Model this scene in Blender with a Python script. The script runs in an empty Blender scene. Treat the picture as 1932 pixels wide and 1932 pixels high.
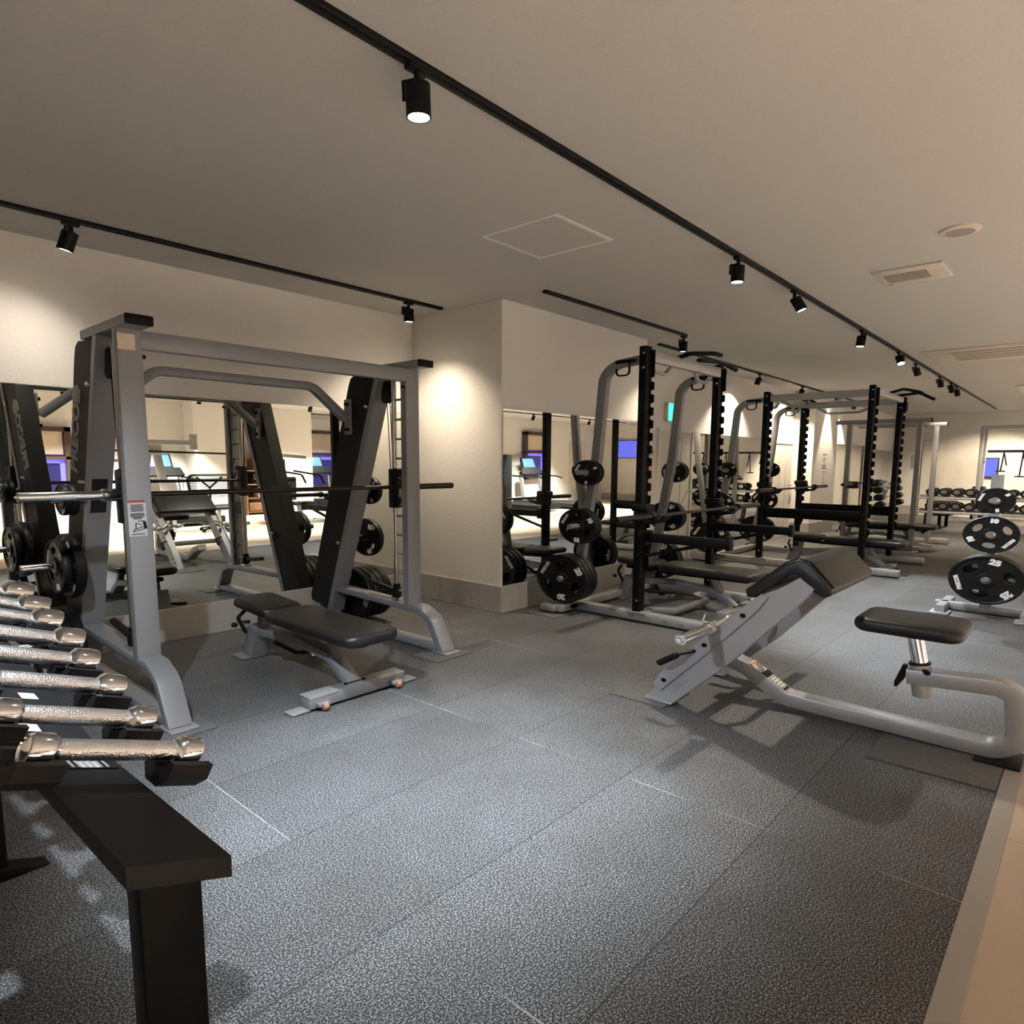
import bpy, bmesh, math, random
from mathutils import Vector, Matrix
random.seed(7)
sc = bpy.context.scene
COL = sc.collection
K = 1.3                      # the photograph is stretched sideways: every horizontal length of the place is drawn 1.3 wide
R = math.radians
def S(p): return Vector((p[0]*K, p[1]*K, p[2]))

# ------------------------------------------------------------------ camera
cam = bpy.data.cameras.new('camera'); camo = bpy.data.objects.new('camera', cam); COL.objects.link(camo)
yaw, pitch, roll = R(41.6446), R(7.2259), R(0.3627)
Fw = Vector((math.cos(yaw)*math.cos(pitch), math.sin(yaw)*math.cos(pitch), -math.sin(pitch)))
Rt = Vector((math.sin(yaw), -math.cos(yaw), 0)); Up = Rt.cross(Fw)
R2 = Rt*math.cos(roll)+Up*math.sin(roll); U2 = -Rt*math.sin(roll)+Up*math.cos(roll)
m = Matrix((R2, U2, -Fw)).transposed().to_4x4(); m.translation = Vector((0, 0, 1.4))
camo.matrix_world = m
cam.sensor_width = 36; cam.lens = 36*1241.02/1932; cam.shift_y = (1030.988-966)/1932
cam.clip_start = .02; cam.clip_end = 100
sc.camera = camo
# ------------------------------------------------------------------ world and exposure
w = bpy.data.worlds.new('world'); sc.world = w; w.use_nodes = True
w.node_tree.nodes['Background'].inputs[0].default_value = (.05, .05, .09, 1)
w.node_tree.nodes['Background'].inputs[1].default_value = .4
sc.view_settings.view_transform = 'Standard'; sc.view_settings.look = 'None'
sc.view_settings.exposure = 1.66; sc.view_settings.gamma = 1.0; sc.view_settings.use_curve_mapping = False
sc.cycles.use_denoising = True; sc.cycles.use_adaptive_sampling = True; sc.cycles.adaptive_threshold = .015
sc.cycles.max_bounces = 10; sc.cycles.diffuse_bounces = 5; sc.cycles.glossy_bounces = 6
sc.cycles.caustics_reflective = False; sc.cycles.caustics_refractive = False
sc.cycles.sample_clamp_indirect = 4.0
WARM = (1.0, .83, .62); COOL = (.80, .90, 1.0); NEUT = (1.0, .90, .77); BACK = (1.0, .975, .93)

# ------------------------------------------------------------------ materials
def nmat(name):
    m = bpy.data.materials.new(name); m.use_nodes = True
    nt = m.node_tree; return m, nt, nt.nodes['Principled BSDF']
def N(nt, t, **kw):
    n = nt.nodes.new(t)
    for k, v in kw.items():
        if k in n.inputs: n.inputs[k].default_value = v
        else: setattr(n, k, v)
    return n
def lk(nt, a, b): nt.links.new(a, b)
def ramp(nt, fac, stops):
    r = nt.nodes.new('ShaderNodeValToRGB'); e = r.color_ramp.elements
    for i, (p, c) in enumerate(stops):
        if i >= 2: e.new(p)
        e[i].position = p; e[i].color = (*c, 1) if len(c) == 3 else c
    lk(nt, fac, r.inputs[0]); return r.outputs[0]
def simple(name, col, rough=.5, metal=0., bump=0., scale=60., var=.0, spec=.5, emit=None, es=0.):
    m, nt, b = nmat(name)
    b.inputs['Base Color'].default_value = (*col, 1); b.inputs['Roughness'].default_value = rough
    b.inputs['Metallic'].default_value = metal; b.inputs['Specular IOR Level'].default_value = spec
    if emit: b.inputs['Emission Color'].default_value = (*emit, 1); b.inputs['Emission Strength'].default_value = es
    if bump or var:
        tc = N(nt, 'ShaderNodeTexCoord'); no = N(nt, 'ShaderNodeTexNoise', Scale=scale, Detail=4.)
        lk(nt, tc.outputs['Object'], no.inputs['Vector'])
        if var:
            lo = tuple(c*(1-var) for c in col); hi = tuple(min(1, c*(1+var)) for c in col)
            lk(nt, ramp(nt, no.outputs['Fac'], [(.3, lo), (.7, hi)]), b.inputs['Base Color'])
        if bump:
            bp = N(nt, 'ShaderNodeBump', Strength=bump, Distance=.01); lk(nt, no.outputs['Fac'], bp.inputs['Height']); lk(nt, bp.outputs[0], b.inputs['Normal'])
    return m
M = {}
M['wall'] = simple('wall_paint', (.70, .68, .64), .85, bump=.25, scale=90, var=.03)
M['ceil'] = simple('ceiling_paint', (.50, .495, .48), .9, bump=.15, scale=70, var=.03)
M['plinth'] = simple('plinth_vinyl', (.36, .345, .315), .55, var=.06, scale=12)
M['grey'] = simple('grey_powder_coat', (.215, .218, .228), .42, metal=.12, bump=.06, scale=350, var=.05)
M['litgrey'] = simple('lit_grey_powder_coat', (.34, .345, .365), .42, metal=.1, bump=.06, scale=350, var=.05)  # the machines' grey coat made lighter, standing in for light on the curl bench legs
M['silver'] = simple('silver_powder_coat', (.37, .372, .37), .40, metal=.4, bump=.05, scale=350, var=.05)
M['dark'] = simple('charcoal_shroud', (.013, .013, .0135), .6, spec=.2, bump=.05, scale=200, var=.1)
M['black'] = simple('black_metal', (.004, .004, .004), .5, spec=.15, bump=.04, scale=200)
M['blacksoft'] = simple('black_plastic', (.005, .005, .005), .5, spec=.2)
M['vinyl'] = simple('black_vinyl', (.010, .010, .0105), .40, spec=.4, bump=.12, scale=260, var=.1)
M['rubber'] = simple('black_rubber_plate', (.005, .005, .005), .45, spec=.25, bump=.05, scale=120, var=.1)
M['white'] = simple('white_lettering', (.75, .75, .72), .6)
M['greytext'] = simple('grey_lettering', (.36, .36, .35), .6)
M['chrome'] = simple('chrome', (.86, .86, .87), .12, metal=1.)
M['steel'] = simple('brushed_steel', (.55, .54, .52), .28, metal=1., bump=.05, scale=300)
M['darksteel'] = simple('dark_bar_steel', (.065, .053, .046), .32, metal=1., bump=.05, scale=300)
M['offwhite'] = simple('offwhite_plastic', (.62, .57, .49), .5)
M['doorpanel'] = simple('pale_door_panel', (.60, .565, .50), .6, var=.03, scale=4)
M['greyvent'] = simple('vent_grille', (.33, .30, .27), .6)
M['peach'] = simple('peach_sticker', (.60, .50, .40), .6, var=.05, scale=40)
M['sticker'] = simple('grey_warning_sticker', (.42, .42, .43), .5)
M['red'] = simple('red_print', (.33, .05, .04), .5)
M['orange'] = simple('orange_print', (.85, .25, .08), .5)
M['pinkwheel'] = simple('pinkish_wheel', (.40, .20, .13), .5)
M['wood'] = simple('brown_wood', (.16, .075, .03), .5, var=.35, scale=6)
M['wframe'] = simple('dark_window_wood', (.055, .03, .02), .5)
M['blind'] = simple('roller_blind', (.60, .50, .40), .9, var=.04, scale=20)
M['mat'] = simple('grey_rubber_mat', (.12, .118, .112), .9, bump=.4, scale=180, var=.35)
M['navy'] = simple('night_glass', (.015, .015, .05), .08, emit=(.10, .08, .45), es=.12)
M['led'] = simple('purple_led_strip', (.1, .1, .5), .4, emit=(.13, .10, .75), es=.6)
M['screen'] = simple('lit_screen', (.02, .03, .05), .2, emit=(.12, .32, .8), es=.8)
M['screentv'] = simple('lit_tv_picture', (.02, .03, .05), .2, emit=(.10, .11, .62), es=.55)
M['exit'] = simple('lit_green_sign', (.05, .5, .3), .4, emit=(.03, .75, .38), es=1.0)
M['lens_w'] = simple('warm_lamp_lens', (.9, .9, .9), .3, emit=(1.0, .86, .66), es=22)
M['lens_c'] = simple('cool_lamp_lens', (.9, .9, .9), .3, emit=(.9, .95, 1.0), es=40)
M['glass'] = simple('console_glass', (.01, .01, .012), .1)

def mirror_mat():
    m, nt, b = nmat('mirror_glass')
    b.inputs['Base Color'].default_value = (.80, .82, .765, 1); b.inputs['Metallic'].default_value = 1; b.inputs['Roughness'].default_value = 0.0
    return m
M['mirror'] = mirror_mat()
def floor_mat():
    m, nt, b = nmat('speckled_rubber_tiles')
    tc = N(nt, 'ShaderNodeTexCoord')
    mp = N(nt, 'ShaderNodeMapping'); mp.inputs['Scale'].default_value = (1/K, 1/K, 1); lk(nt, tc.outputs['Object'], mp.inputs[0])
    n1 = N(nt, 'ShaderNodeTexNoise', Scale=230., Detail=3., Roughness=.7); lk(nt, mp.outputs[0], n1.inputs['Vector'])
    n2 = N(nt, 'ShaderNodeTexNoise', Scale=1.3, Detail=5., Roughness=.65); lk(nt, mp.outputs[0], n2.inputs['Vector'])
    fleck = ramp(nt, n1.outputs['Fac'], [(.42, (.012, .0125, .013)), (.50, (.045, .045, .046)), (.60, (.40, .405, .41))])
    stain = ramp(nt, n2.outputs['Fac'], [(.30, (.62, .60, .56)), (.6, (1., 1., 1.))])
    # individual tiles differ a little in tone
    br = N(nt, 'ShaderNodeTexBrick'); br.offset = .0; br.squash = 1.
    br.inputs['Scale'].default_value = 1.; br.inputs['Brick Width'].default_value = .98; br.inputs['Row Height'].default_value = .49
    br.inputs['Mortar Size'].default_value = .0; br.inputs['Mortar Smooth'].default_value = .0; br.inputs['Bias'].default_value = 0.
    br.inputs['Color1'].default_value = (.8, .8, .8, 1); br.inputs['Color2'].default_value = (1, 1, 1, 1); br.inputs['Mortar'].default_value = (1, 1, 1, 1)
    mp2 = N(nt, 'ShaderNodeMapping'); mp2.inputs['Location'].default_value = (.08, .325, 0); mp2.inputs['Scale'].default_value = (1/K, 1/K, 1)
    lk(nt, tc.outputs['Object'], mp2.inputs[0]); lk(nt, mp2.outputs[0], br.inputs['Vector'])
    x1 = N(nt, 'ShaderNodeMixRGB', blend_type='MULTIPLY'); x1.inputs[0].default_value = 1
    lk(nt, fleck, x1.inputs[1]); lk(nt, stain, x1.inputs[2])
    x2 = N(nt, 'ShaderNodeMixRGB', blend_type='MULTIPLY'); x2.inputs[0].default_value = 1
    lk(nt, x1.outputs[0], x2.inputs[1]); lk(nt, br.outputs['Color'], x2.inputs[2])
    n3 = N(nt, 'ShaderNodeTexNoise', Scale=2.6, Detail=2.); lk(nt, mp.outputs[0], n3.inputs['Vector'])
    sm = ramp(nt, n3.outputs['Fac'], [(.47, (0, 0, 0)), (.60, (.75, .75, .75))])
    sx = N(nt, 'ShaderNodeSeparateXYZ'); lk(nt, mp2.outputs[0], sx.inputs[0])
    def seam(sock, period, half):          # 1 on the joints that repeat every period
        d = N(nt, 'ShaderNodeMath', operation='DIVIDE'); lk(nt, sock, d.inputs[0]); d.inputs[1].default_value = period
        f = N(nt, 'ShaderNodeMath', operation='FRACT'); lk(nt, d.outputs[0], f.inputs[0])
        a = N(nt, 'ShaderNodeMath', operation='SUBTRACT'); lk(nt, f.outputs[0], a.inputs[0]); a.inputs[1].default_value = .5
        b_ = N(nt, 'ShaderNodeMath', operation='ABSOLUTE'); lk(nt, a.outputs[0], b_.inputs[0])
        c = N(nt, 'ShaderNodeMath', operation='GREATER_THAN'); lk(nt, b_.outputs[0], c.inputs[0]); c.inputs[1].default_value = .5-half/period
        return c.outputs[0]
    dk = N(nt, 'ShaderNodeMixRGB'); lk(nt, seam(sx.outputs[1], .49, .0013), dk.inputs[0]); lk(nt, x2.outputs[0], dk.inputs[1]); dk.inputs[2].default_value = (.012, .012, .012, 1); x2 = dk
    sf = N(nt, 'ShaderNodeMath', operation='MULTIPLY'); lk(nt, seam(sx.outputs[0], .98, .0019), sf.inputs[0]); lk(nt, sm, sf.inputs[1])
    x3 = N(nt, 'ShaderNodeMixRGB'); lk(nt, sf.outputs[0], x3.inputs[0]); lk(nt, x2.outputs[0], x3.inputs[1]); x3.inputs[2].default_value = (.42, .42, .42, 1)
    lk(nt, x3.outputs[0], b.inputs['Base Color']); b.inputs['Roughness'].default_value = .62
    b.inputs['Specular IOR Level'].default_value = .35
    bp = N(nt, 'ShaderNodeBump', Strength=.12, Distance=.003); lk(nt, n1.outputs['Fac'], bp.inputs['Height']); lk(nt, bp.outputs[0], b.inputs['Normal'])
    return m
M['floor'] = floor_mat()
def plank_mat():
    m, nt, b = nmat('pale_wood_planks')
    tc = N(nt, 'ShaderNodeTexCoord')
    br = N(nt, 'ShaderNodeTexBrick'); br.inputs['Scale'].default_value = 1.; br.inputs['Brick Width'].default_value = 1.2; br.inputs['Row Height'].default_value = .16
    br.inputs['Mortar Size'].default_value = .002
    br.inputs['Color1'].default_value = (.48, .38, .29, 1); br.inputs['Color2'].default_value = (.55, .45, .36, 1); br.inputs['Mortar'].default_value = (.3, .22, .17, 1)
    lk(nt, tc.outputs['Object'], br.inputs['Vector']); lk(nt, br.outputs['Color'], b.inputs['Base Color']); b.inputs['Roughness'].default_value = .5
    return m
M['planks'] = plank_mat()
def knurl_mat():
    m, nt, b = nmat('knurled_chrome')
    b.inputs['Base Color'].default_value = (.88, .87, .88, 1); b.inputs['Metallic'].default_value = 1; b.inputs['Roughness'].default_value = .3
    tc = N(nt, 'ShaderNodeTexCoord'); v = N(nt, 'ShaderNodeTexVoronoi', Scale=260.); lk(nt, tc.outputs['Object'], v.inputs['Vector'])
    bp = N(nt, 'ShaderNodeBump', Strength=.45, Distance=.003); lk(nt, v.outputs['Distance'], bp.inputs['Height']); lk(nt, bp.outputs[0], b.inputs['Normal'])
    return m
M['knurl'] = knurl_mat()

# ------------------------------------------------------------------ mesh helpers (coordinates are the place's true metres)
def fillet(pts, r, n=6):
    """Round the inner corners of a polyline."""
    pts = [Vector(p) for p in pts]; out = [pts[0]]
    rs = r if isinstance(r, (list, tuple)) else [r]*(len(pts)-2)
    for i in range(1, len(pts)-1):
        a, p, c = pts[i-1], pts[i], pts[i+1]; u = (a-p).normalized(); v = (c-p).normalized()
        ang = u.angle(v); rr = rs[i-1]
        if rr <= 0 or ang > math.pi-.02: out.append(p); continue
        d = min(rr/math.tan(ang/2), (a-p).length*.49, (c-p).length*.49); rad = d*math.tan(ang/2)
        cen = p+(u+v).normalized()*(rad/math.sin(ang/2))
        s, e = p+u*d-cen, p+v*d-cen; tot = s.angle(e); ax = s.cross(e).normalized()
        for k in range(n+1): out.append(cen+Matrix.Rotation(tot*k/n, 3, ax) @ s)
    out.append(pts[-1]); return out
def rrect(w, h, r=.008, n=2):
    r = min(r, w/2-1e-4, h/2-1e-4); o = []
    for cx, cy, a0 in ((w/2-r, h/2-r, 0), (-w/2+r, h/2-r, 90), (-w/2+r, -h/2+r, 180), (w/2-r, -h/2+r, 270)):
        for k in range(n+1):
            a = R(a0+90*k/n); o.append((cx+r*math.cos(a), cy+r*math.sin(a)))
    return o
class MB:
    def __init__(s): s.v = []; s.f = []
    def add(s, vs, fs):
        o = len(s.v); s.v += [tuple(v) for v in vs]; s.f += [tuple(i+o for i in f) for f in fs]; return s
    def bm(s, bm):
        bm.verts.index_update(); return s.add([v.co[:] for v in bm.verts], [[v.index for v in f.verts] for f in bm.faces])
    def box(s, x0, x1, y0, y1, z0, z1, b=.0, seg=2, Mx=None):
        bm = bmesh.new(); bmesh.ops.create_cube(bm, size=1)
        for v in bm.verts: v.co = Vector(((x0+x1)/2+v.co.x*(x1-x0), (y0+y1)/2+v.co.y*(y1-y0), (z0+z1)/2+v.co.z*(z1-z0)))
        if b > 0: bmesh.ops.bevel(bm, geom=bm.edges[:], offset=min(b, .49*min(abs(x1-x0), abs(y1-y0), abs(z1-z0))), segments=seg, profile=.5, affect='EDGES')
        if Mx is not None: bm.transform(Mx)
        s.bm(bm); bm.free(); return s
    def sweep(s, pts, prof, nrm, close=False):
        """profile (a along nrm, b across) swept along a path lying in the plane across nrm"""
        pts = [Vector(p) for p in pts]; n = len(pts); nr = Vector(nrm).normalized(); rings = []
        for i, p in enumerate(pts):
            t0 = (p-pts[i-1]).normalized() if (i > 0 or close) else None
            t1 = (pts[(i+1) % n]-p).normalized() if (i < n-1 or close) else None
            t = (t0 or t1) if (t0 is None or t1 is None) else (t0+t1).normalized()
            k = 1. if (t0 is None or t1 is None) else 1/max(.3, math.cos(t0.angle(t1)/2))
            na = (nr-t*nr.dot(t)).normalized(); bb = na.cross(t).normalized()
            rings.append([p+na*a+bb*b*k for a, b in prof])
        m_ = len(prof); vs = [v for r in rings for v in r]; fs = []
        for i in range(n if close else n-1):
            j = (i+1) % n
            for k in range(m_):
                k2 = (k+1) % m_; fs.append((i*m_+k, i*m_+k2, j*m_+k2, j*m_+k))
        if not close: fs.append(tuple(range(m_))[::-1]); fs.append(tuple((n-1)*m_+k for k in range(m_)))
        return s.add(vs, fs)
    def bar(s, pts, w, h, nrm, r=.008): return s.sweep(pts, rrect(w, h, r), nrm)
    def tube(s, pts, r, n=12, close=False):
        pts = [Vector(p) for p in pts]; rings = []; N_ = len(pts)
        t = (pts[1]-pts[0]).normalized(); a = t.orthogonal().normalized()
        for i, p in enumerate(pts):
            t0 = (p-pts[i-1]).normalized() if i > 0 else None; t1 = (pts[i+1]-p).normalized() if i < N_-1 else None
            t = (t0 or t1) if (t0 is None or t1 is None) else (t0+t1).normalized()
            a = (a-t*a.dot(t)).normalized(); b = t.cross(a)
            rr = r[i] if isinstance(r, (list, tuple)) else r
            rings.append([p+(a*math.cos(2*math.pi*k/n)+b*math.sin(2*math.pi*k/n))*rr for k in range(n)])
        vs = [v for q in rings for v in q]; fs = []
        for i in range(N_-1):
            for k in range(n): fs.append((i*n+k, i*n+(k+1) % n, (i+1)*n+(k+1) % n, (i+1)*n+k))
        fs.append(tuple(range(n))[::-1]); fs.append(tuple((N_-1)*n+k for k in range(n)))
        return s.add(vs, fs)
    def lathe(s, prof, o, ax, n=32, closed=False):
        """prof: (radius, distance along ax)"""
        o = Vector(o); ax = Vector(ax).normalized(); a = ax.orthogonal().normalized(); b = ax.cross(a); vs = []; fs = []
        for r_, d in prof:
            for k in range(n): vs.append(o+ax*d+(a*math.cos(2*math.pi*k/n)+b*math.sin(2*math.pi*k/n))*r_)
        L = len(prof)
        for i in range(L if closed else L-1):
            j = (i+1) % L
            for k in range(n): fs.append((i*n+k, i*n+(k+1) % n, j*n+(k+1) % n, j*n+k))
        if not closed: fs.append(tuple(range(n))[::-1]); fs.append(tuple((L-1)*n+k for k in range(n)))
        return s.add(vs, fs)
    def cyl(s, p, q, r, n=16, b=.0):
        p, q = Vector(p), Vector(q); L = (q-p).length
        pr = [(r, 0), (r, L)] if b <= 0 else [(r-b, 0), (r, b), (r, L-b), (r-b, L)]
        return s.lathe(pr, p, q-p, n)
    def prism(s, poly, o, u, v, d):
        """2D polygon in (u, v) at o, pushed along d"""
        o, u, v, d = Vector(o), Vector(u), Vector(v), Vector(d); n = len(poly)
        a = [o+u*x+v*y for x, y in poly]; vs = a+[p+d for p in a]
        fs = [tuple(range(n)), tuple(range(2*n-1, n-1, -1))]+[(i, i+n, (i+1) % n+n, (i+1) % n) for i in range(n)]
        return s.add(vs, fs)
    def ball(s, c, r, sc_=(1, 1, 1), n=16):
        bm = bmesh.new(); bmesh.ops.create_uvsphere(bm, u_segments=n, v_segments=n//2, radius=r)
        for v in bm.verts: v.co = Vector((v.co.x*sc_[0]+c[0], v.co.y*sc_[1]+c[1], v.co.z*sc_[2]+c[2]))
        s.bm(bm); bm.free(); return s
    def flat(s, splines, Mx, ext=.0005):
        """filled 2D outlines with holes, thickened, placed by the 4x4 Mx"""
        cu = bpy.data.curves.new('tmp', 'CURVE'); cu.dimensions = '2D'; cu.fill_mode = 'BOTH'; cu.extrude = ext
        for sp in splines:
            q = cu.splines.new('POLY'); q.points.add(len(sp)-1); q.use_cyclic_u = True
            for i, (x, y) in enumerate(sp): q.points[i].co = (x, y, 0, 1)
        return s._curve(cu, Mx)
    def text(s, body, size, Mx, ext=.0006, bold=.0):
        cu = bpy.data.curves.new('tmp', 'FONT'); cu.body = body; cu.size = size; cu.align_x = 'CENTER'; cu.align_y = 'CENTER'; cu.extrude = ext
        cu.resolution_u = 3; cu.offset = bold
        return s._curve(cu, Mx)
    def _curve(s, cu, Mx):
        o = bpy.data.objects.new('tmp', cu); COL.objects.link(o)
        dg = bpy.context.evaluated_depsgraph_get(); me = bpy.data.meshes.new_from_object(o.evaluated_get(dg))
        s.add([Mx @ v.co for v in me.vertices], [p.vertices[:] for p in me.polygons])
        bpy.data.objects.remove(o); bpy.data.curves.remove(cu); bpy.data.meshes.remove(me); return s

ORG = {}
def mesh_of(name, mb, mat, org, smooth=True):
    me = bpy.data.meshes.new(name); o = S(org)
    me.from_pydata([S(v)-o for v in mb.v], [], mb.f)
    bm = bmesh.new(); bm.from_mesh(me); bmesh.ops.recalc_face_normals(bm, faces=bm.faces[:]); bm.to_mesh(me); bm.free()
    if smooth:
        me.polygons.foreach_set('use_smooth', [True]*len(me.polygons)); me.set_sharp_from_angle(angle=R(32))
    me.materials.append(M[mat] if isinstance(mat, str) else mat); me.update(); return me
def tag(o, label, cat, group=None):
    o['label'] = label; o['category'] = cat
    if group: o['group'] = group
    return o
def thing(name, label, cat, loc=(0, 0, 0), group=None):
    o = bpy.data.objects.new(name, None); COL.objects.link(o); o.empty_display_size = .1
    o.location = S(loc); ORG[o.name] = loc; return tag(o, label, cat, group)
SPLIT = ('bolt', 'hole', 'edge_trim', 'leg')
def islands(mb):
    par = list(range(len(mb.v)))
    def find(i):
        while par[i] != i: par[i] = par[par[i]]; i = par[i]
        return i
    for f in mb.f:
        a = find(f[0])
        for k in f[1:]: par[find(k)] = a
    gr = {}
    for f in mb.f: gr.setdefault(find(f[0]), []).append(f)
    out = []
    for fs in gr.values():
        ids = sorted({i for f in fs for i in f}); mp = {j: k for k, j in enumerate(ids)}
        out.append(MB().add([mb.v[i] for i in ids], [[mp[i] for i in f] for f in fs]))
    return out
def part(name, mb, mat, parent, label=None, smooth=True):
    if name in SPLIT:
        il = islands(mb)
        if len(il) > 1:
            for q in il: r = _part(name, q, mat, parent, label, smooth)
            return r
    return _part(name, mb, mat, parent, label, smooth)
def _part(name, mb, mat, parent, label=None, smooth=True):
    org = ORG[parent.name]; o = bpy.data.objects.new(name, mesh_of(name, mb, mat, org, smooth)); COL.objects.link(o)
    o.parent = parent; ORG[o.name] = org
    if label: o['label'] = label
    return o
def solo(name, mb, mat, label, cat, loc=(0, 0, 0), group=None, smooth=True):
    o = bpy.data.objects.new(name, mesh_of(name, mb, mat, loc, smooth)); COL.objects.link(o); o.location = S(loc); ORG[o.name] = loc
    return tag(o, label, cat, group)
def struct(name, mb, mat, parent=None, smooth=False):
    o = bpy.data.objects.new(name, mesh_of(name, mb, mat, (0, 0, 0), smooth)); COL.objects.link(o)
    ORG[o.name] = (0, 0, 0)
    if parent: o.parent = parent
    else: o['kind'] = 'structure'
    return o
def dup(root, loc, rz=0., label=None, group=None):
    r = root.copy(); COL.objects.link(r); r.location = S(loc); r.rotation_euler = (0, 0, rz)
    if label: r['label'] = label
    if group: r['group'] = group
    for ch in list(root.children):
        c = ch.copy(); COL.objects.link(c); c.parent = r
        for g in list(ch.children):
            d = g.copy(); COL.objects.link(d); d.parent = c
    return r
def frame(o, u, v):
    """4x4 whose local x is u, y is v, origin o"""
    u, v = Vector(u).normalized(), Vector(v).normalized(); n = u.cross(v)
    m = Matrix((u, v, n)).transposed().to_4x4(); m.translation = Vector(o); return m
# ================================================================== the room
YA, XR, YB, XB, YC, CH = 4.10, 3.425, 3.152, 5.362, 3.56, 2.843
XP0, XP1, YP, XE = 10.45, 11.62, 3.26, 16.8
YBK, YWN, XL = -5.0, -7.2, -3.2
def wbox(name, x0, x1, y0, y1, z0=0., z1=CH, mat='wall', parent=None): return struct(name, MB().box(x0, x1, y0, y1, z0, z1), mat, parent)
struct('floor', MB().box(XL, XE, .117, YA+.2, -.1, 0), 'floor')
struct('trim_1', MB().box(XL, XE, .112, .165, -.02, .004, b=.002), 'greyvent')
struct('floor_wood', MB().box(XL, XE, YWN-.3, .117, -.1, -.001), 'planks')
struct('ceiling', MB().box(XL-.2, XE+.2, YWN-.3, YA+.2, CH, CH+.1), 'ceil')
MT, MZ = 1.893, .257
wbox('wall_left', XL, XR, YA, YA+.2)
wbox('wall_return', XR, XR+.2, YB+.01, YA)
wbox('wall_middle', XR+.001, XB, YB, YB+.2)
wbox('wall_recess_side', XB-.2, XB, YB+.2, YC)
wbox('wall_right', XB-.2, XP0, YC, YC+.2)
wbox('wall_pillar', XP0, XP1, YP, YC+.2)
wbox('wall_far_left', XP1, XE, YC, YC+.2)
wbox('wall_end', XE, XE+.2, YWN, YC+.2)
wbox('wall_west', XL-.2, XL, YWN, YA+.2)
# plinths below the mirrors, standing a little proud of the walls
def plinth(n, x0, x1, y0, y1): struct('baseboard_'+n, MB().box(x0, x1, y0, y1, 0, MZ, b=.004), 'plinth')
plinth('left', XL, XR-.012, YA-.012, YA)
plinth('return', XR-.012, XR, YB-.012, YA)
plinth('middle', XR, XB+.001, YB-.012, YB)
plinth('right', XB, 6.25, YC-.012, YC)
plinth('right_far', 7.10, 9.5, YC-.012, YC)
plinth('pillar', XP0-.012, XP1+.012, YP-.012, YP)
plinth('pillar_side', XP0-.012, XP0, YP, YC)
plinth('far_left', XP1, XE, YC-.012, YC)
plinth('end', XE-.012, XE, YWN, YC)
# mirrors
def mirror(label, x0, x1, y, z1=MT):
    t = thing('wall_mirror', label, 'mirror', ((x0+x1)/2, y, MZ))
    part('glass', MB().box(x0, x1, y-.006, y-.0005, MZ+.003, z1-.004), 'mirror', t, smooth=False)
    e = MB().box(x0, x1, y-.008, y-.0005, MZ, MZ+.004).box(x0, x1, y-.008, y-.0005, z1-.004, z1)
    part('edge_trim', e, 'steel', t, smooth=False)
    return t
mirror('long wall mirror behind the cable-tower barbell machine', XL, XR-.002, YA)
mirror('wall mirror behind the nearer black power rack', XR+.012, XB-.004, YB)
mirror('wall mirror between two pale doors beyond the nearer rack', 7.10, 9.52, YC, 1.87)
mirror('far wall mirror beside the lit pillar', XP1+.05, 14.5, YC)
mirror('farthest wall mirror, narrow, in the back corner', 14.9, XE-.02, YC, 1.82)

def door(n, x0, x1, y, z1, panels):
    d = struct(n, MB().box(x0, x1, y-.03, y-.0005, .0, z1, b=.004), 'doorpanel')
    for k in range(1, panels):
        x = x0+(x1-x0)*k/panels; struct('panel_joint', MB().box(x-.004, x+.004, y-.032, y-.0295, .01, z1-.01), 'greyvent', d)
    struct('door_frame', MB().box(x0-.03, x0, y-.04, y, 0, z1+.03).box(x1, x1+.03, y-.04, y, 0, z1+.03).box(x0, x1, y-.04, y, z1, z1+.03), 'wall', d)
    struct('door_handle', MB().cyl((x1-.07, y-.03, 1.0), (x1-.07, y-.07, 1.0), .012).box(x1-.16, x1-.055, y-.08, y-.066, .988, 1.012, b=.005), 'steel', d)
    return d
door('door_1', 6.32, 7.05, YC, 1.86, 3)
door('door_2', 9.62, 10.36, YC, 1.80, 3)
# notice panel on the first door, and signs
t = thing('door_notice', 'white notice with dark lettering and orange mark on pale wall beside rack', 'notice', (6.20, YC-.003, 1.35))
part('sheet', MB().box(6.02, 6.29, YC-.006, YC-.001, .96, 1.62), 'offwhite', t)
fm = lambda x, z: frame((x, YC-.0065, z), (1, 0, 0), (0, 0, 1))
part('lettering', MB().text('EXIT', .085, fm(6.16, 1.54)).box(6.12, 6.20, YC-.007, YC-.006, 1.455, 1.47), 'blacksoft', t)
part('orange_mark', MB().box(6.12, 6.20, YC-.0075, YC-.006, 1.28, 1.38, b=.001), 'orange', t)
t = thing('exit_sign', 'green lit exit sign high on wall behind the nearer rack', 'exit sign', (6.62, YC-.04, 2.12))
part('housing', MB().box(6.44, 6.72, YC-.05, YC-.001, 1.99, 2.25, b=.006), 'offwhite', t)
part('lit_face', MB().box(6.45, 6.71, YC-.054, YC-.05, 2.0, 2.24), 'exit', t)
# wall lettering strokes on the pillar
mk = MB()
for z, a, h in ((1.62, .20, .016), (1.54, .10, .03), (1.47, .05, .05), (1.40, .20, .022), (1.35, .21, .018), (1.26, .14, .03), (1.19, .03, .08), (1.12, .10, .014), (1.05, .12, .014)):
    mk.box(11.02-a/2, 11.02+a/2, YP-.002, YP-.0005, z-h/2, z+h/2)
solo('wall_lettering', mk, 'greytext', 'faded vertical lettering on the lit pale pillar', 'lettering', (11.02, YP, 1.05))

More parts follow.
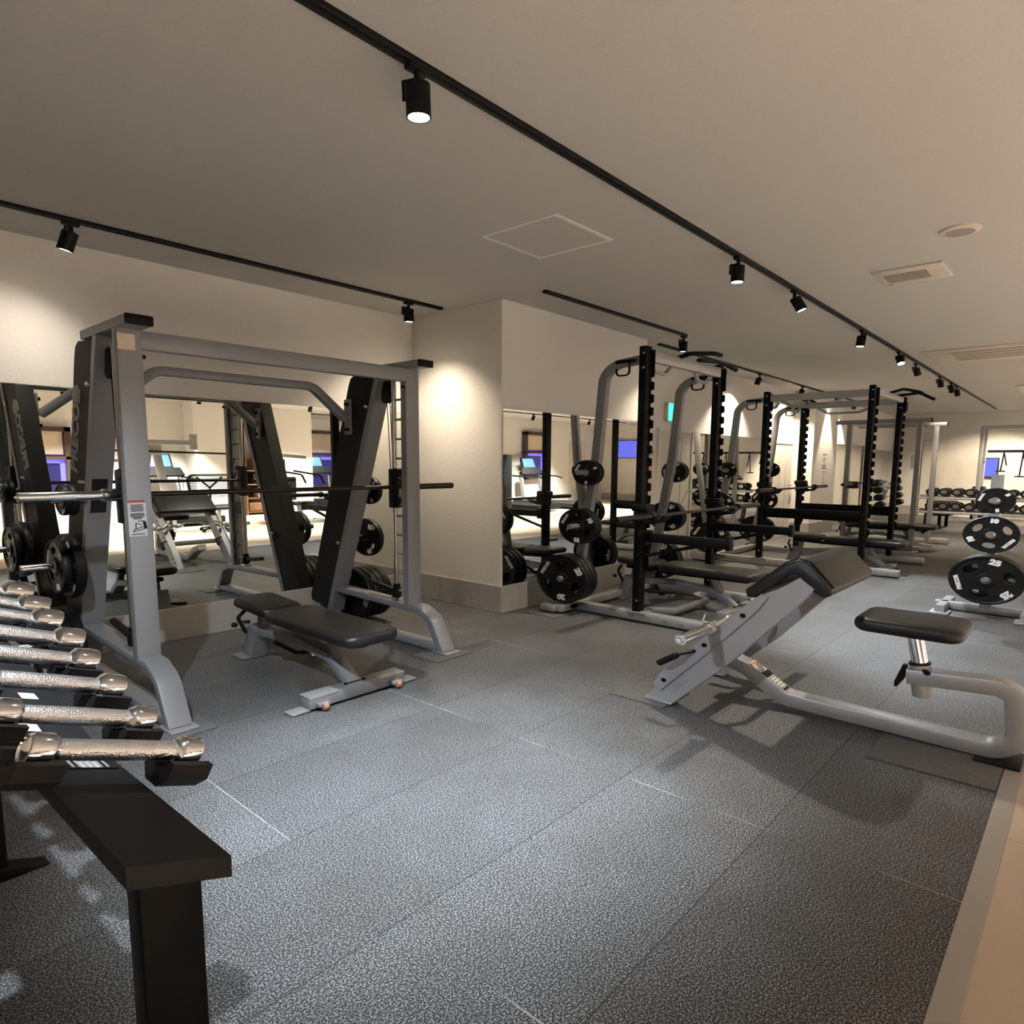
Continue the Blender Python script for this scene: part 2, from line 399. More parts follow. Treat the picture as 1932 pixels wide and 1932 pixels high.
# ------------------------------------------------------------------ ceiling fittings
t = thing('ceiling_hatch', 'square access hatch with pale frame in the grey ceiling', 'ceiling hatch', (2.68, 2.17, CH))
e = MB()
for x0, x1, y0, y1 in ((2.443, 2.907, 1.923, 1.945), (2.443, 2.907, 2.370, 2.392), (2.443, 2.462, 1.945, 2.370), (2.888, 2.907, 1.945, 2.370)): e.box(x0, x1, y0, y1, CH-.004, CH)
part('frame', e, 'white', t); part('panel', MB().box(2.46, 2.89, 1.94, 2.375, CH-.002, CH), 'ceil', t)
def ac(name, label, x0, x1, y0, y1, gx0, gx1, gy0, gy1, slots=0):
    t = thing(name, label, 'ceiling vent', ((x0+x1)/2, (y0+y1)/2, CH))
    part('frame', MB().box(x0, x1, y0, y1, CH-.015, CH, b=.006), 'offwhite', t)
    g = MB()
    if slots:
        for k in range(slots): xx = gx0+(gx1-gx0)*k/slots; g.box(xx, xx+(gx1-gx0)/slots*.55, gy0, gy1, CH-.018, CH-.014)
    else:
        n = 26
        for k in range(n): yy = gy0+(gy1-gy0)*k/n; g.box(gx0, gx1, yy, yy+(gy1-gy0)/n*.6, CH-.018, CH-.014)
        g.box(gx0, gx1, gy0, gy1, CH-.0155, CH-.0148)
    part('grille', g, 'greyvent', t)
    return t
v = ac('ceiling_vent', 'small cream rectangular ceiling vent with mesh grille', 4.36, 4.71, .75, 1.10, 4.44, 4.63, .84, 1.06)
part('indicator', MB().box(4.66, 4.68, 1.05, 1.075, CH-.018, CH-.014), 'greyvent', v)
ac('air_conditioner', 'long cream ceiling cassette air conditioner with slotted outlet', 7.64, 8.63, -.1, 1.44, 7.80, 8.50, .1, 1.22, 4)
ac('air_conditioner', 'far cream ceiling air conditioner at right, small in view', 11.6, 12.6, -.3, 1.0, 11.8, 12.4, -.1, .8, 4)
t = thing('ceiling_speaker', 'round pale disc fitting on the ceiling at the upper right', 'ceiling fitting', (3.86, .60, CH))
part('rim', MB().lathe([(.085, 0), (.085, .008), (.07, .016)], (3.86, .60, CH), (0, 0, -1), 36), 'offwhite', t)
part('grille', MB().lathe([(.062, .014), (.058, .019), (.01, .02)], (3.86, .60, CH), (0, 0, -1), 36), 'greyvent', t)

tn = 0
def track(label, x0, x1, y, y1=None):
    y1 = y if y1 is None else y1
    L = MB().bar([(x0, y, CH-.012), (x1, y1, CH-.012)], .024, .034, (0, 0, 1), .003)
    L.bar([(x0+.005, y, CH-.025), (x1-.005, y1, CH-.025)], .003, .012, (0, 0, 1), .001)
    return solo('lighting_track', L, 'blacksoft', label, 'lighting track', ((x0+x1)/2, (y+y1)/2, CH))
TA = track('black lighting track along ceiling over the cable-tower machine', -2.5, 3.335, 3.66)
TB = track('short black lighting track beside the middle mirror wall', 3.435, 5.375, 2.785)
TC = track('black lighting track above the pale doors beyond the nearer rack', 5.60, 12.9, 3.17, 3.30)
TM = track('longest black lighting track running down the middle of the ceiling', -2.0, 16.0, 1.50, 1.64)
TD = track('far black lighting track near the end wall', 13.2, 16.4, .9)
TE = track('black lighting track over the wood floor behind', 2.0, 15.5, -3.4)
TG = track('added black lighting track carrying the fill spotlights, out of view', -2.6, 15.5, -1.2)  # added out of view, only to carry the fill lamps
TF = track('black lighting track in front of the dark framed windows', 8.4, 12.1, -5.6)
def spot(label, x, y, aim, energy, col, ang=75, blend=.35, lens='lens_w', group=None, body=.115, rad=.035, light=True, name='track_spotlight'):
    """aim: direction the lamp points, in true coordinates"""
    a = Vector(aim).normalized(); z0 = CH-.024
    t = thing(name, label, 'spotlight', (x, y, z0), group)
    piv = Vector((x, y, z0-.05)); top = piv
    side = Vector((-a.y, a.x, 0)); side = side.normalized() if side.length > .05 else Vector((0, 1, 0))
    part('adapter', MB().box(x-.035, x+.035, y-.016, y+.016, z0-.02, z0, b=.003).cyl((x, y, z0-.055), (x, y, z0-.018), .010), 'blacksoft', t)
    yk = MB(); p0 = piv+side*(rad+.006)
    yk.bar([piv+Vector((0, 0, .006)), p0+Vector((0, 0, .006)), p0+a*.055], .004, .016, a.cross(side), .001)
    part('yoke', yk, 'blacksoft', t)
    o = piv+a*.004
    part('body', MB().lathe([(rad*.55, 0), (rad, .006), (rad, body*.62), (rad*.97, body*.63), (rad, body*.64), (rad, body), (rad*.88, body), (rad*.86, body-.012)], o, a, 28), 'black', t)
    ln = part('lamp_lens', MB().lathe([(rad*.86, 0), (rad*.82, .003), (.004, .0045)], o+a*(body-.010), a, 28), lens if light else 'glass', t)
    if light:
        L = bpy.data.lights.new('beam', 'SPOT'); L.energy = energy; L.color = col; L.spot_size = R(ang); L.spot_blend = blend; L.shadow_soft_size = .035
        lo = bpy.data.objects.new('beam', L); COL.objects.link(lo); lo.parent = t
        aw = Vector((a.x*K, a.y*K, a.z)).normalized()
        lo.location = S(o+a*(body+.004))-S((x, y, z0)); lo.rotation_euler = aw.to_track_quat('-Z', 'Y').to_euler()
    return t
# ------------------------------------------------------------------ lamps (each lamp carries its own beam)
spot('track spotlight tilted to the left over the cable-tower machine', 1.03, 3.66, (-.22, .22, -1), 13, NEUT, 124, .9)
spot('upright track spotlight in the corner above the pale return wall', 3.03, 3.66, (.05, .05, -1), 47, WARM, 122, .9)
spot('track spotlight at the end of the short track above the nearer rack', 5.34, 2.785, (.03, .05, -1), 38, WARM, 112, .9)
spot('tilted track spotlight above the pale door beyond the nearer rack', 8.11, 3.20, (-.06, .30, -1), 95, WARM, 112, .45)
spot('track spotlight shining on the pale door left of the pillar', 9.77, 3.24, (.15, .30, -1), 110, WARM, 112, .45)
spot('track spotlight washing the front of the lit pillar', 11.05, 3.13, (.0, .16, -1), 85, WARM, 62, .4)
spot('track spotlight over the wall past the pillar', 12.6, 3.28, (.1, .3, -1), 150, WARM, 75, .4)
spot('dark stubby track spotlight off at the middle track, beside the bright one', 8.34, 1.60, (.3, -.2, -1), 0, WARM, light=False)
spot('upright track spotlight nearest the camera on the long middle track', 3.53, 1.54, (-.05, .0, -1), 70, NEUT, 100, .55, lens='lens_w')
spot('tilted cool white spotlight, second along the long middle track', 4.42, 1.55, (.18, -.42, -1), 120, COOL, 82, .5, lens='lens_c')
spot('upright warm spotlight, third along the long middle track', 6.04, 1.56, (-.08, .05, -1), 65, NEUT, 95, .5)
spot('glaring white spotlight facing the camera, fourth along the middle track', 7.40, 1.57, (-.45, -.35, -1), 110, COOL, 80, .5, lens='lens_c')
spot('spotlight sixth along the middle track, first of the far cluster', 9.72, 1.59, (.3, -.1, -1), 55, WARM, 85, .5)
spot('spotlight in the middle of the far cluster on the middle track', 10.53, 1.59, (.3, -.1, -1), 55, WARM, 85, .5)
spot('last visible spotlight of the far cluster on the middle track', 11.06, 1.60, (.3, -.1, -1), 55, NEUT, 85, .5)
spot('small dark spotlight on the far track near the end wall', 15.3, .9, (.45, .3, -1), 230, WARM, 95, .5)
spot('track spotlight on the middle track off to the left, aimed across the floor', -1.1, 1.50, (1.45, -.05, -1), 95, COOL, 44, .9, lens='lens_c')
spot('added wall-washing spotlight on the far track, left one', 13.6, .9, (.3, .35, -1), 160, WARM, 95, .5)  # added to brighten the end wall
spot('track spotlight on the middle track over the open floor in front', 1.30, 1.52, (.05, .02, -1), 260, COOL, 68, 1., lens='lens_c', name='track_spotlight')
spot('track spotlight over the chrome dumbbells, out at the left', .15, 1.51, (.25, .30, -1), 120, COOL, 85, .6, lens='lens_c')
# lamps over the wood floor, seen in the mirrors
for i, (x, en) in enumerate(((3.0, 260), (5.0, 320), (7.1, 320), (9.4, 320), (11.6, 300), (13.8, 240))):
    spot('track spotlight over the wood floor, %s lamp from the left in the mirrors' % ('first second third fourth fifth sixth'.split()[i]), x, -3.4, (.12*(-1)**i, -.25, -1), en*1.6, BACK, 95, .5, group='spotlights over the wood floor')
for i, x in enumerate((9.4, 11.8)):
    spot('track spotlight before the dark windows, %s from the left' % ('first second third'.split()[i]), x, -5.6, (.1, -.4, -1), 200, BACK, 85, .5, group='spotlights before the windows')
for i, x in enumerate((-1.5, .8, 3.1, 5.4, 7.7, 10.0, 12.3, 14.6)):  # added row outside the mirrors' view, bouncing fill light off the wood floor
    spot('added fill spotlight at the edge of the wood floor, %s from the left' % ('first second third fourth fifth sixth seventh eighth'.split()[i]), x, -1.2, (.08*(-1)**i, -.22, -1), (800, 720, 430, 340, 380, 430, 560, 600)[i], BACK, 92, .6, group='added fill spotlights at the edge of the wood floor')
# ================================================================== weight plates
PL = {20: (.225, .046), 15: (.20, .044), 10: (.165, .038), 5: (.115, .032), 2.5: (.092, .026), 25: (.225, .056)}
def circ(r, n=48, ph=0, cx=0, cy=0, sx=1, sy=1): return [(cx+sx*r*math.cos(ph+2*math.pi*k/n), cy+sy*r*math.sin(ph+2*math.pi*k/n)) for k in range(n)]
PCACHE = {}
WORD = {20: '20 kg', 15: '15 kg', 10: '10 kg', 5: '5 kg', 2.5: 'small', 25: '25 kg'}
def plate(kg, x, y, z, label, group, rot=0., d=-1):
    """an Olympic plate hung on a peg along x; (x,y,z) its outer face centre, d the way that face looks"""
    r, th = PL[kg]; key = (kg, round(rot), d)
    if key in PCACHE: return dup(PCACHE[key], (x, y, z), 0, label, group)
    t = thing('weight_plate', label, 'weight plate', (x, y, z), group)
    def P(dx): return x-d*dx
    big = r > .15; ins = []
    slot = []
    if big:
        for k in range(3):
            a = R(rot+90+120*k); cr = r*.60; cs = []
            for q in range(20):
                u, v_ = .15*r*math.cos(2*math.pi*q/20), .24*r*math.sin(2*math.pi*q/20)
                cs.append(((cr+u)*math.cos(a)-v_*math.sin(a), (cr+u)*math.sin(a)+v_*math.cos(a)))
            slot.append(cs)
    web = MB(); web.flat([circ(r*.93), circ(.027, 24)]+slot, frame((P(th/2), y, z), (0, d*1., 0), (0, 0, 1)), th*.32)
    rim = [(r*.90, .004), (r*.93, 0), (r*.975, .001), (r, .008), (r, th-.008), (r*.975, th-.001), (r*.93, th), (r*.90, th-.004)]
    web.lathe(rim, (x, y, z), (-d, 0, 0), 56, True)
    web.lathe([(.052, 0), (.060, .006), (.060, th-.006), (.052, th), (.029, th), (.029, 0)], (x, y, z), (-d, 0, 0), 32, True)
    part('disc', web, 'rubber', t)
    part('hub_sleeve', MB().lathe([(.0255, -.001), (.031, -.001), (.031, th+.001), (.0255, th+.001)], (x, y, z), (-d, 0, 0), 28, True), 'steel', t)
    L = MB(); num = '2.5' if kg == 2.5 else str(kg)
    for o, dd in ((P(th*.18)+d*.0004, d), (P(th*.82)-d*.0004, -d)):
        for a0, s_, st in ((rot-90, num, .30), (rot+30, num, .30), (rot+150, 'PRECOR', .16)):
            a = R(a0); out = Vector((0, math.cos(a)*dd, math.sin(a)))
            rt = out.cross(Vector((dd, 0, 0)))   # letters' tops look outwards
            L = MB(); L.text(s_, r*st, frame(Vector((o, y, z))+out*(r*.755), rt, out), .0012, .005 if s_ == num else .003); part('lettering', L, 'white', t)
    PCACHE[key] = t
    return t
# ================================================================== the barbell machine with cable towers
T = thing('smith_machine', 'grey barbell machine with leaning counterweight towers by the left mirror', 'exercise machine', (1.745, 3.3, 0))
LX, RX, PW = .965, 2.43, .096
g = 'grey'
part('top_beam', MB().bar([(LX+PW-.01, 2.995, 2.036), (RX+.01, 2.995, 2.036)], .096, .05, (0, 0, 1), .006), g, T)
for sx, inner in ((LX, 1), (RX, -1)):
    xm = sx+PW/2
    po = part('upright', MB().bar([(xm, 2.995, .30), (xm, 2.995, 2.085)], PW, .052, (1, 0, 0), .006), g, T)
    bl = MB()
    for z in (1.95, 2.03): bl.cyl((sx+(PW if inner > 0 else 0), 2.985, z), (sx+(PW+.012 if inner > 0 else -.012), 2.985, z), .011, 10)
    part('bolt', bl, 'black', po)
    bt = part('top_bracket', MB().bar([(xm, 2.86, 2.108), (xm, 3.40, 2.108)], .102, .05, (1, 0, 0), .006), g, T)
    part('end_cap', MB().box(xm-.052, xm+.052, 2.845, 2.862, 2.083, 2.134, b=.006), 'black', bt)
    # foot: rear tower base -> up to the post -> curved down to the floor pad
    pth = fillet([(xm, 3.72, .315), (xm, 2.90, .293), (xm, 2.80, .24), (xm, 2.70, .012)], [0, .12, .14], 5)
    fo = part('base_frame', MB().bar(pth, PW*.98, .05, (1, 0, 0), .006).bar([(xm, 2.74, .035), (xm, 3.95, .035)], PW*.9, .05, (1, 0, 0), .006).bar([(xm, 3.95, .05), (xm, 3.95, .30)], PW*.9, .05, (1, 0, 0), .006), g, T)
    part('foot_plate', MB().box(sx-.008, sx+PW+.008, 2.635, 2.76, 0.008, .018, b=.002), 'silver', fo)
    # leaning tower
    fy = lambda z: 3.84-.302*z+.0; fr = lambda z: 3.232+(2.01-z)*.295-.0
    poly = [(fr(2.06)+.004, 2.06), (fr(.125), .125), (4.02, .165), (4.03, .21), (3.53, 2.00), (3.505, 2.06), (3.46, 2.085)]
    sh = MB().prism(poly, (sx+.004, 0, 0), (0, 1, 0), (0, 0, 1), (PW-.008, 0, 0))
    tw = part('tower_shroud', sh, 'dark', T)
    fp = MB().prism([(fr(2.08)-.012, 2.08), (fr(.10)-.012, .10), (fr(.10)+.035, .10), (fr(2.08)+.035, 2.08)], (sx-.002, 0, 0), (0, 1, 0), (0, 0, 1), (PW+.004, 0, 0))
    part('tower_column', fp, g, T)
    pb = MB()
    for z in (1.83, .72): pb.ball((sx-.004 if inner > 0 else sx-.004, fr(z)+.06, z), .017, (.6, 1, 1))
    part('bolt', pb, 'chrome', tw)
    # cable pulley, cables and guide rod
    px = xm
    part('pulley', MB().box(px-.012, px+.012, 3.16, 3.245, 1.86, 2.02, b=.01).cyl((px-.014, 3.20, 1.89), (px+.014, 3.20, 1.89), .04, 20), 'blacksoft', T)
    part('cable', MB().tube([(px-.006*inner, 3.185, 1.90), (px-.006*inner, 3.16, 1.26)], .003, 6).tube([(px+.004*inner, 3.20, 1.90), (px+.004*inner, 3.17, 1.26)], .003, 6), 'blacksoft', T)
    part('guide_rod', MB().cyl((px, 3.140, .315), (px, 3.140, 2.03), .0155, 14), 'steel', T)
    part('rod_stop', MB().cyl((px, 3.140, .345), (px, 3.140, .42), .028, 16, .005).cyl((px, 3.140, .42), (px, 3.140, .45), .022, 16), 'blacksoft', T)
    part('rod_socket', MB().box(px-.03, px+.03, 3.105, 3.175, .308, .345, b=.005), 'steel', T)
    pg = MB()
    for k in range(11): z = .40+.147*k; pg.cyl((xm, 3.005, z), (xm, 3.122, z), .009, 10)
    pg.bar([(xm, 3.026, .34), (xm, 3.026, 1.96)], .05, .012, (1, 0, 0), .002)
    part('peg_ladder', pg, g, T)
    part('bar_carriage', MB().box(px-.027, px+.027, 3.105, 3.172, 1.05, 1.35, b=.008).cyl((px-.03, 3.105, 1.33), (px+.03, 3.105, 1.33), .026, 14), 'blacksoft', T)
    part('stop_arm', MB().bar([(px, 3.145, .385), (px, 3.40, .43)], .03, .04, (1, 0, 0), .012), 'blacksoft', T)
    hk = MB().box(px-.012, px+.012, 3.06, 3.105, 1.13, 1.20, b=.004).tube(fillet([(px, 3.08, 1.16), (px, 3.07, 1.11), (px, 3.10, 1.07)], .02), .009, 8)
    part('bar_hook', hk, 'steel', T)
    # storage pegs on the outer side of the tower
    for z, yy, L_ in ((1.17, 3.52, .13), (.755, 3.655, .24), (.255, 3.735, .26)):
        a, b = (sx+.004, sx-L_) if inner > 0 else (sx+PW-.004, sx+PW+L_)
        part('storage_peg', MB().cyl((a, yy, z), (b, yy, z), .0235, 18, .003), 'chrome' if inner > 0 else 'darksteel', T)
    # rear brace corners
    part('brace_plate', MB().box(sx+(PW-.01 if inner > 0 else -.012), sx+(PW+.012 if inner > 0 else .01), 3.50, 3.56, 1.62, 1.90, b=.004), g, T)
    nb = MB()
    for z in (1.66, 1.86): nb.cyl((sx+(PW if inner > 0 else -.03), 3.52, z), (sx+(PW+.03 if inner > 0 else 0), 3.52, z), .014, 10)
    part('bolt', nb, 'black', T)
part('rear_crossbar', MB().bar(fillet([(LX+PW+.02, 3.53, 1.74), (LX+PW+.25, 3.53, 1.975), (RX-.25, 3.53, 1.975), (RX-.02, 3.53, 1.74)], .10, 8), .05, .06, (0, 1, 0), .01), g, T)
bar = part('barbell', MB().cyl((LX+.02, 3.135, 1.211), (RX+PW-.02, 3.135, 1.211), .0148, 18), 'darksteel', T)
part('sleeve', MB().cyl((.632, 3.135, 1.211), (LX-.02, 3.135, 1.211), .0255, 20, .002).cyl((LX-.045, 3.135, 1.211), (LX+.03, 3.135, 1.211), .036, 20, .006).cyl((.622, 3.135, 1.211), (.634, 3.135, 1.211), .008, 10), 'chrome', bar)
part('sleeve', MB().cyl((RX+PW+.03, 3.135, 1.211), (2.935, 3.135, 1.211), .0255, 20, .006), 'darksteel', bar)
# brand lettering on the outer tower face, warning label and paper squares
L = MB(); fr = lambda z: 3.232+(2.01-z)*.295
slant = math.atan(.295)
L.text('PRECOR', .135, frame((LX+.0032, 3.59, 1.575), (0, -math.sin(.2725), math.cos(.2725)), (0, math.cos(.2725), math.sin(.2725))), .0008, .006)
part('brand_lettering', L, 'greytext', T)
part('weight_label', MB().box(LX+.001, LX+.0036, fr(1.25)+.06, fr(1.25)+.15, 1.262, 1.278), 'white', T)
part('badge', MB().prism(circ(.055, 24), (LX+.001, fr(1.80)+.24, 1.79), (0, 1, 0), (0, 0, 1), (.002, 0, 0)), 'greytext', T)
ys = 2.9688
st = part('warning_label', MB().box(.965, 1.035, ys-.0012, ys+.001, .995, 1.176, b=.0), 'sticker', T)
part('red_header', MB().box(.967, 1.031, ys-.0018, ys, 1.176, 1.189), 'red', st)
lines = MB()
for i, (z, a) in enumerate(((1.163, .05), (1.155, .044), (1.147, .055), (1.139, .046), (1.131, .05), (1.117, .05), (1.110, .055), (1.103, .055), (1.096, .04), (1.089, .032), (1.006, .05))):
    lines.box(1.0-a/2, 1.0+a/2, ys-.0017, ys, z-.0022, z+.0022)
lines.prism([(1.018, 1.078), (1.030, 1.076), (1.036, 1.034), (1.023, 1.032)], (0, ys-.0017, 0), (1, 0, 0), (0, 0, 1), (0, .001, 0))
for a, b in (((.982, 1.020), (1.024, 1.034)), ((.985, 1.032), (1.022, 1.046)), ((.992, 1.034), (.992, 1.068)), ((.994, 1.066), (1.016, 1.056)), ((1.0, 1.076), (1.02, 1.077)), ((.982, 1.020), (.987, 1.033))):
    lines.bar([(a[0], ys-.001, a[1]), (b[0], ys-.001, b[1])], .001, .004, (0, 1, 0), .0003)
part('printed_marks', lines, 'blacksoft', st)
part('paper_square', MB().box(.968, 1.033, ys-.001, ys+.001, 1.975, 2.058), 'peach', T)
for z in (1.245, 1.13): part('placard', MB().prism([(fr(z+.045)-.0135, z+.045), (fr(z-.045)-.0135, z-.045), (fr(z-.045)-.0115, z-.045), (fr(z+.045)-.0115, z+.045)], (LX+.012, 0, 0), (0, 1, 0), (0, 0, 1), (.065, 0, 0)), 'dark', T)
# plates on its pegs
gl = 'plates on the left pegs of the cable-tower machine'; gr = 'plates on the right pegs of the cable-tower machine'
def stack(kgs, x, y, z, d, where, group, rots=(0,)):
    order = ('outermost', 'second', 'third', 'fourth', 'fifth')
    for i, kg in enumerate(kgs):
        plate(kg, x, y, z, ('%s black %s plate %s' % (order[i] if len(kgs) > 1 else 'single', WORD[kg], where)).strip(), group, rots[i % len(rots)], d)
        x -= d*(PL[kg][1]+.003)
stack((2.5, 2.5), .868, 3.52, 1.17-.004, -1, 'on upper left peg of the cable-tower machine', gl, (15, 50))
stack((10, 15), .855, 3.655, .75, -1, 'on middle left peg of the cable-tower machine', gl, (10, 40))
stack((20, 20, 20), .79, 3.735, .25, -1, 'on lower left peg of the cable-tower machine', gl, (10, 40, 70))
stack((5,), 2.59, 3.52, 1.165, 1, 'on upper right peg of the cable-tower machine', gr, (20,))
stack((10,), 2.66, 3.655, .75, 1, 'on middle right peg of the cable-tower machine', gr, (20,))
stack((20, 20, 20, 20), 2.745, 3.735, .25, 1, 'on lower right peg of the cable-tower machine', gr, (0, 45, 20, 70))
# ================================================================== benches
def pad_mb(x0, x1, y0, y1, z0, z1, Mx=None, b=.03):
    bm = bmesh.new(); bmesh.ops.create_cube(bm, size=1)
    for v in bm.verts: v.co = Vector(((x0+x1)/2+v.co.x*(x1-x0), (y0+y1)/2+v.co.y*(y1-y0), (z0+z1)/2+v.co.z*(z1-z0)))
    ed = [e for e in bm.edges if abs(e.verts[0].co.z-e.verts[1].co.z) > 1e-5]
    bmesh.ops.bevel(bm, geom=ed, offset=min(.06, (x1-x0)*.3, (y1-y0)*.3), segments=5, profile=.5, affect='EDGES')
    bmesh.ops.bevel(bm, geom=[e for e in bm.edges if abs(e.verts[0].co.z-e.verts[1].co.z) < 1e-5 and len(e.link_faces) == 2 and abs(e.link_faces[0].normal.z-e.link_faces[1].normal.z) > .5], offset=min(b, (z1-z0)*.48), segments=4, profile=.5, affect='EDGES')
    if Mx is not None: bm.transform(Mx)
    m = MB().bm(bm); bm.free(); return m
def bench(label, cx, y0, y1, group='adjustable benches', z=.43, seat=.36, w=.29):
    """adjustable bench lying along y, foot end at y0 (towards the open floor), seat end at y1"""
    t = thing('weight_bench', label, 'bench', (cx, (y0+y1)/2, 0), group)
    ys = y1-seat
    bp = part('back_pad', pad_mb(cx-w/2, cx+w/2, y0, ys-.02, z-.075, z), 'vinyl', t)
    tilt = Matrix.Translation((cx, ys, z-.05)) @ Matrix.Rotation(R(4), 4, 'X') @ Matrix.Translation((-cx, -ys, -z+.05))
    part('seat_pad', pad_mb(cx-w*.42, cx+w*.42, ys, y1, z-.07, z+.0, tilt), 'vinyl', t)
    part('pad_rail', MB().bar([(cx, y0+.10, z-.095), (cx, ys+.02, z-.10)], .06, .035, (1, 0, 0)).bar([(cx, ys-.05, z-.10), (cx, y1-.06, z-.085)], .06, .035, (1, 0, 0)), 'black', t)
    sp = fillet([(cx, y1-.02, .035), (cx, y1-.10, .20), (cx, ys-.12, .24), (cx, y0+.34, .20), (cx, y0+.19, .075)], [.08, .10, .10], 5)
    part('frame_spine', MB().bar(sp, .075, .055, (1, 0, 0)), 'grey', t)
    part('rear_post', MB().bar([(cx, y1-.03, .02), (cx, y1-.10, .235)], .11, .10, (1, 0, 0), .01).box(cx-.10, cx+.10, y1-.07, y1+.05, .003, .02, b=.004), 'grey', t)
    ff = part('front_foot', MB().box(cx-.26, cx+.26, y0+.135, y0+.215, .014, .085, b=.005), 'grey', t)
    for s_ in (-1, 1):
        part('foot_tab', MB().box(min(cx+s_*.25, cx+s_*.34), max(cx+s_*.25, cx+s_*.34), y0+.14, y0+.21, .004, .016, b=.003), 'silver', ff)
        part('axle_bracket', MB().box(cx+s_*.20-.03, cx+s_*.20+.03, y0+.105, y0+.137, .028, .05, b=.003), 'grey', ff)
        part('wheel', MB().cyl((cx+s_*.20-.012, y0+.112, .030), (cx+s_*.20+.012, y0+.112, .030), .024, 20, .004), 'pinkwheel', ff)
        part('foot_cover', MB().box(cx+s_*.185-.075, cx+s_*.185+.075, y0+.134, y0+.216, .07, .0865, b=.002), 'silver', ff)
    nk = MB().cyl((cx-.05, y0+.175, .088), (cx-.05, y0+.175, .094), .009, 10).cyl((cx+.05, y0+.175, .088), (cx+.05, y0+.175, .094), .009, 10)
    part('bolt', nk, 'black', ff)
    hd = fillet([(cx-.05, ys+.02, .19), (cx+.09, ys+.06, .07), (cx+.20, ys+.08, .04), (cx+.235, ys+.13, .05)], .04, 4)
    part('lift_handle', MB().tube(hd, .014, 10), 'blacksoft', t)
    part('handle_grip', MB().cyl((cx+.14, ys+.0, .045), (cx+.235, ys+.01, .06), .017, 14, .004), 'steel', t)
    lv = MB().tube(fillet([(cx-.04, y1-.02, z-.08), (cx-.09, y1-.02, z-.13), (cx-.06, y1-.05, z-.24)], .03), .011, 8).ball((cx-.10, y1+.0, z-.185), .018)
    part('adjust_lever', lv, 'blacksoft', t)
    part('adjust_pin', MB().cyl((cx-.075, y1-.03, z-.17), (cx-.03, y1-.03, z-.17), .014, 12), 'chrome', t)
    part('seat_arm', MB().bar([(cx, y1-.12, .22), (cx, y1-.13, z-.10)], .045, .05, (1, 0, 0)).bar([(cx, y0+.30, .20), (cx, y0+.36, z-.10)], .045, .05, (1, 0, 0)), 'grey', t)
    return t
b0 = bench('black bench with silver wheeled foot, inside the cable-tower machine', 1.72, 2.325, 3.47)
dup(b0, (4.53, (1.69+2.835)/2, 0), 0, 'black bench standing inside the nearer black power rack')
dup(b0, (7.42, (1.36+2.505)/2, 0), 0, 'black bench inside the second black power rack, beyond the nearer rack')
dup(b0, (9.72, (1.48+2.625)/2, 0), 0, 'black bench inside the grey rack at the far end')

